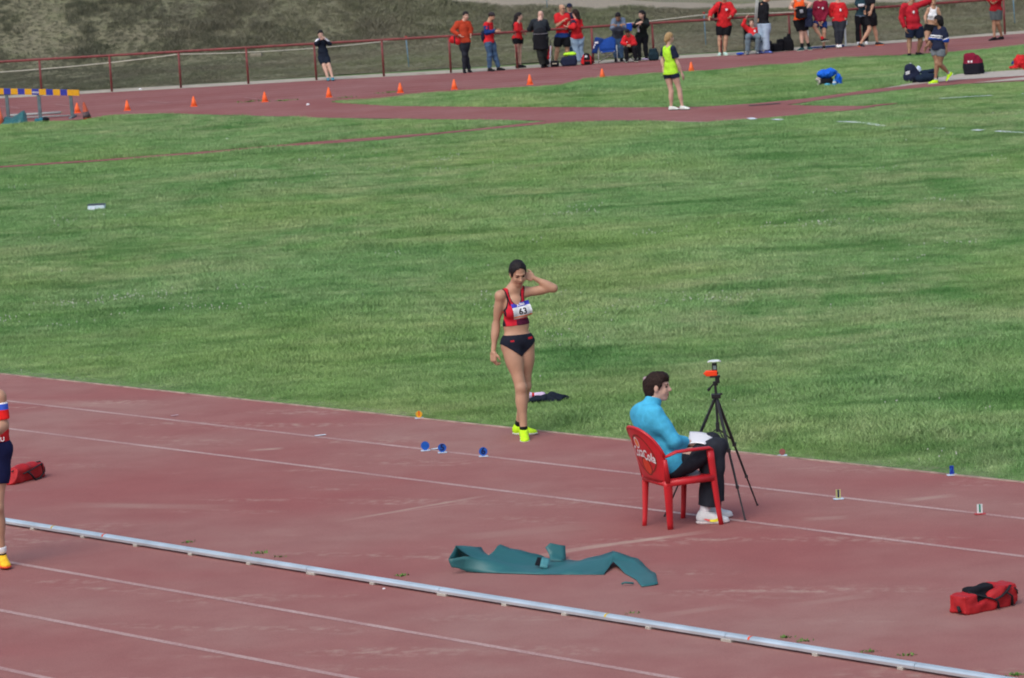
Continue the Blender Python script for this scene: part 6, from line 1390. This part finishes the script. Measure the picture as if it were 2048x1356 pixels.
# trolley with red and white bag
gT = gp(1010+860/9.353, 1245/9.353); Yt3 = OUT(gT[0])-.30; tl = root('golf_trolley' if 0 else 'folding_trolley', (gT[0], Yt3, 0), 'red and white bag on a folding trolley right of the leaning bald man', 'trolley')
def tt(x, y, d=0): return W(1010+x/9.353, y/9.353, Yt3+d)
b = MB(); b.tube([tt(925, 690), tt(840, 760), tt(880, 1000), tt(905, 1140)], .012, 8); b.tube([tt(850, 800, .1), tt(815, 1240, .1)], .012, 8); b.build('frame', BM, tl, smooth=True)
s = S(); s.cone(tt(850, 880), tt(820, 1050), .045, .06, k=.02); s.cone(tt(820, 1050), tt(805, 1080), .06, .05, k=.02); sobj(s, 'bag_body', [RED, WHT], tl, .012, paint=lambda C: (np.abs(C[:, 0]-tt(845, 950)[0]-.1*(C[:, 2]-.4)) < .022).astype(int))
b = MB(); b.tube([tt(790, 1170, -.03), tt(790, 1170, .03)], .07, 16); b.build('wheel', BLK, tl, smooth=False); b = MB(); b.tube([tt(845, 1080), tt(825, 1245)], .02, 8); b.build('white_leg', WHT, tl, smooth=True)
# blue camp chair with a folded top
gC = gp(1180+380/11.3, 10+1310/11.3); Yc3 = OUT(gC[0])-.30; ch = root('camp_chair', (gC[0], Yc3, 0), 'blue fabric folding camp chair with a navy towel over its arm', 'chair')
def ct(x, y, d=0): return W(1180+x/11.3, 10+y/11.3, Yc3+d)
panels('backrest', None, None, [ct(130, 715, .28), ct(320, 760, .32), ct(500, 700, .28), ct(580, 800, .25), ct(580, 1000, .10), ct(400, 1030, .06), ct(215, 1030, .06), ct(200, 900, .15)], [(0, 7, 6, 1), (1, 6, 5, 2), (2, 5, 4, 3)], BLUE2 if 0 else cloth('camp chair blue', (.012, .055, .26)), parent=ch, amp=.012, thick=.012)
panels('seat', None, None, [ct(215, 1030, .06), ct(590, 1000, .06), ct(575, 1045, -.30), ct(250, 1080, -.30)], [(0, 3, 2, 1)], MATS['camp chair blue'], parent=ch, amp=.008, thick=.012)
for p, q in ((ct(190, 950, -.3), ct(195, 1320, -.3)), (ct(250, 1060, -.3), ct(520, 1180, .2)), (ct(560, 1040, -.3), ct(200, 1300, .2)), (ct(600, 900, -.2), ct(625, 1290, -.2))): b = MB(); b.tube([p, np.array([q[0], q[1], max(q[2], .01)])], .012, 8); b.build('leg', mat('pale chair tube', (.40, .44, .44), .4), ch, smooth=True)
tw = panels('towel', 'navy towel with white print hanging over the camp chair arm', 'towel', [ct(110, 740, -.32), ct(260, 760, -.32), ct(300, 800, -.32), ct(200, 930, -.34), ct(155, 1105, -.34), ct(35, 1090, -.34), ct(80, 900, -.34)], [(0, 6, 3, 2, 1), (6, 5, 4, 3)], DBLUE, amp=.01, thick=.02)
for x, y, a_, c_ in ((145, 850, .10, .05), (105, 905, .04, .04), (85, 955, .03, .05)): b = MB(); b.box(ct(x, y, -.365), (a_, .004, c_)); b.build('print', WHT, tw)
o, Yb = blob('flag_cloth', 'royal blue cloth hanging on the rail right of the grey sweater man', 'cloth', CRC, (880, 580), [(885, 500, 62, 90, .05, 0, 1)], BLUE, Yo=-.05)
o, Yb = blob('dark_backpack', 'dark blue green backpack leaning against the rail post near the black haired woman', 'backpack', CRC, (1440, 1240), [(1440, 1160, 110, 85, .14, 0, 1), (1425, 1070, 85, 90, .12, 0, 1)], cloth('dark petrol backpack', (.012, .03, .042)), Yo=-.30)
o, Yb = blob('shoe_pair', 'pale purple and white shoes on the ground left of the dark backpack', 'shoes', CRC, (1250, 1240), [(1215, 1222, 50, 20, .08), (1290, 1225, 45, 18, .08)], cloth('lilac shoe', (.42, .36, .55)), Yo=-.30, noise=None)
for i, (x, l, parts) in enumerate([(560, 'small black backpack, leftmost of three beside the pale baggy trousers', [(560, 765, 48, 75, .12, 0, 1), (560, 710, 40, 40, .10)]), (690, 'black backpack, middle of three at the rail post', [(700, 775, 92, 62, .13, 0, 1), (735, 700, 50, 60, .11, 0, 1), (660, 790, 60, 50, .12, 0, 1)]), (870, 'tall black backpack with loops, at the rail post', [(870, 745, 88, 95, .13, 0, 1), (850, 660, 60, 60, .12, 0, 1), (885, 600, 28, 50, .06, 0, 1)])]):
    blob('backpack', l, 'backpack', CRD, (x, 838), parts, BLK, Yo=.30, grp='black backpacks at the rail post')
o, Yb = blob('blue_mat', 'flat bright blue bag on the sandy strip left of the folding chair', 'bag', CRD, (85, 890), [(85, 880, 70, 20, .1)], BLUE, Yo=-.35, noise=None)
# hurdle standing behind the rail (white uprights on blue foot bars)
gH = gp(1650, 97); Yh2 = OUT(gH[0])+.55; hd_ = root('hurdle', (gH[0], Yh2, 0), 'white track hurdle with long blue feet behind the two men on the rail', 'hurdle')
def hq(x, y, d=0): return W(1470+x/8.192, y/8.192, Yh2+d)
HW = mat('hurdle white', (.62, .70, .74), .5)
for x in (1190, 1805): b = MB(); b.box((hq(x, 300)+hq(x, 775))/2, (.05, .05, hq(x, 300)[2]-hq(x, 775)[2])); b.build('upright', HW, hd_)
b = MB(); b.box((hq(1500, 390)+hq(1500, 390))/2, (hq(1840, 390)[0]-hq(1160, 390)[0], .03, .11)); b.build('board', mat('hurdle board', (.42, .52, .62), .6, .3, 10), hd_); b = MB(); b.tube([hq(1180, 790, -.3), hq(1790, 745, -.3)], .03, 8); b.build('foot_bar', BLUE if 0 else mat('hurdle blue bar', (.015, .06, .22), .5), hd_, smooth=True)
# carried by people on the left
P_ = W(890+200/9.685, 10+690/9.685, OUT(-1.7)-.45); s = S(); s.cone(P_+np.array([-.07, 0, .03]), P_+np.array([.06, 0, -.02]), .105, .10, k=.03); sh_ = sobj(s, 'shoulder_bag', [RED, RBD], None, .013, loc=P_-UPz*.15, paint=lambda C: (np.abs(C[:, 0]-P_[0]+.02) < .022).astype(int), noise=(3, .15, .01)); setp(sh_, 'round red shoulder bag with a black band on the quilted jacket man', 'bag')
P_ = W(890+735/9.685, 10+600/9.685, OUT(-.3)-.15); s = S(); s.ell(P_, (.06, .10, .17)); sp2 = sobj(s, 'small_backpack', NAVY, None, .013, loc=P_-UPz*.15); setp(sp2, 'small navy backpack on the back of the capped man in jeans', 'backpack')
# ---- things on the upper lawn
CRL = (1600, 110, 16.95)
o, Yb = blob('clothes_pile', 'bright blue jacket draped over a bag on the upper lawn', 'jacket', CRL, (950, 1070), [(880, 640, 300, 150, .22), (1050, 560, 180, 100, .18), (1290, 820, 110, 200, .12), (1340, 960, 80, 80, .1)], cloth('bright blue jacket', (.012, .12, .62)), noise=(7, .10, .016), h=.010)
blob('sports_bag', 'black bag under the bright blue jacket on the upper lawn', 'bag', CRL, (900, 1075), [(900, 900, 250, 160, .16), (720, 1010, 120, 60, .12)], BLK, h=.012)
blob('striped_shoes', 'grey striped trainers beside the bright blue jacket', 'shoes', CRL, (650, 1080), [(640, 830, 100, 70, .08, -.1), (690, 920, 90, 60, .08, -.12), (640, 1010, 70, 50, .08, -.1)], mat('grey striped shoe', (.40, .38, .34), .7, .5, 40), h=.010)
blob('water_bottle', 'pale blue water bottle left in front of the black bag', 'bottle', CRL, (930, 1080), [(930, 1010, 110, 60, .05, -.2)], mat('cyan plastic', (.05, .32, .52), .3), h=.010, noise=None)
blob('drink_bottle', 'light blue drink bottle with a white label below the blue sleeve', 'bottle', CRL, (1165, 1080), [(1165, 990, 75, 90, .05, -.2), (1165, 880, 45, 60, .04, -.2)], [mat('blue drink bottle', (.06, .28, .55), .3), WHT], h=.010, noise=None, paint=lambda C: (np.abs(C[:, 2]-.13) < .02).astype(int))
CRM = (1790, 100, 7.938)
o, Yb = blob('tracksuit_backpack', 'round navy backpack with white stripes by the walking girl', 'backpack', CRM, (240, 530), [(235, 430, 105, 100, .2), (235, 310, 90, 100, .18), (310, 400, 95, 110, .16), (290, 330, 60, 80, .15)], NAVY, h=.011)
k_ = 7.938*FPX/Yb
for y in (348, 375): b = MB(); b.box(W(1790+202/7.938, 100+y/7.938, Yb-.20), (.10, .006, .030), [nrm((1, 0, .22)), (0, 1, 0), nrm((-.22, 0, 1))]); b.build('stripe', WHT, o)
s = S(); pp_ = [W(1790+x/7.938, 100+y/7.938, Yb-.02) for x, y in ((245, 215), (310, 270), (370, 330))]; s.cone(pp_[0], pp_[1], .018, .022); s.cone(pp_[1], pp_[2], .022, .02); sobj(s, 'white_piping', WHT, o, .010)
blob('white_shirt', 'white shirt tucked behind the round navy backpack', 'shirt', CRM, (380, 420), [(375, 310, 38, 55, .08), (400, 370, 30, 45, .08)], cloth('bluish white shirt', (.55, .65, .85)), h=.010)
blob('tracksuit_trousers', 'dark navy tracksuit trousers stretched out beside the round backpack', 'trousers', CRM, (500, 520), [(430, 450, 110, 65, .14), (560, 435, 120, 70, .12), (520, 345, 120, 32, .12, .25), (590, 320, 60, 26, .1, .3), (470, 390, 60, 50, .12, .12)], cloth('dark petrol trousers', (.010, .020, .042)), h=.011)
blob('maroon_backpack', 'dark backpack with a maroon top and white badges by the concrete path', 'backpack', CRM, (1220, 395), [(1222, 290, 125, 115, .15, 0, 1), (1190, 180, 95, 130, .15, 0, 1), (1300, 230, 90, 160, .16), (1360, 200, 40, 60, .08), (1390, 290, 30, 80, .05), (1380, 345, 50, 16, .05)], [cloth('black maroon pack', (.014, .014, .022)), MAR, WHT], h=.010,
     paint=lambda C: np.where((C[:, 2] > .29), 1, 0)+np.where((C[:, 2] > .31) & (C[:, 2] < .36) & (C[:, 1] < C[:, 1].mean()-.03) & ((np.abs(C[:, 0]-C[:, 0].min()-.12) < .02) | (np.abs(C[:, 0]-C[:, 0].min()-.19) < .02)), 1, 0))
blob('red_jacket', 'bright red jacket bundled on the lawn at the right edge', 'jacket', CRM, (1950, 320), [(1990, 180, 100, 105, .16), (1900, 280, 80, 35, .12), (2080, 260, 110, 90, .15)], RED, h=.011, noise=(5, .14, .016))
blob('bag_strap', 'dark bag just showing beside the bundled red jacket', 'bag', CRM, (1895, 250), [(1890, 215, 38, 42, .08, .1)], DBLUE, h=.011)
# stone on the bank
g = W(510, 77, 121.); g[2] = bank_z(g[0], g[1]); s = S(); s.box(g+UPz*.05, (.16, .10, .05), r=.03); o = sobj(s, 'stone', mat('pale stone', (.24, .22, .17), .9, .2, 8), None, .02, loc=g); setp(o, 'pale flat stone on the dry bank above the handrail', 'stone')
for x, yb, yt, l in ((1094, 14, -30, 'thin pale pole on the bank top above the bald men'),): 
    g = W(x, yb, 127.); b = MB(); b.tube([g-UPz*.2, g+UPz*1.2], .02, 8); o = b.build('pole', mat('pale blue grey pole', (.30, .40, .44), .5), smooth=True, loc=g); setp(o, l, 'pole')
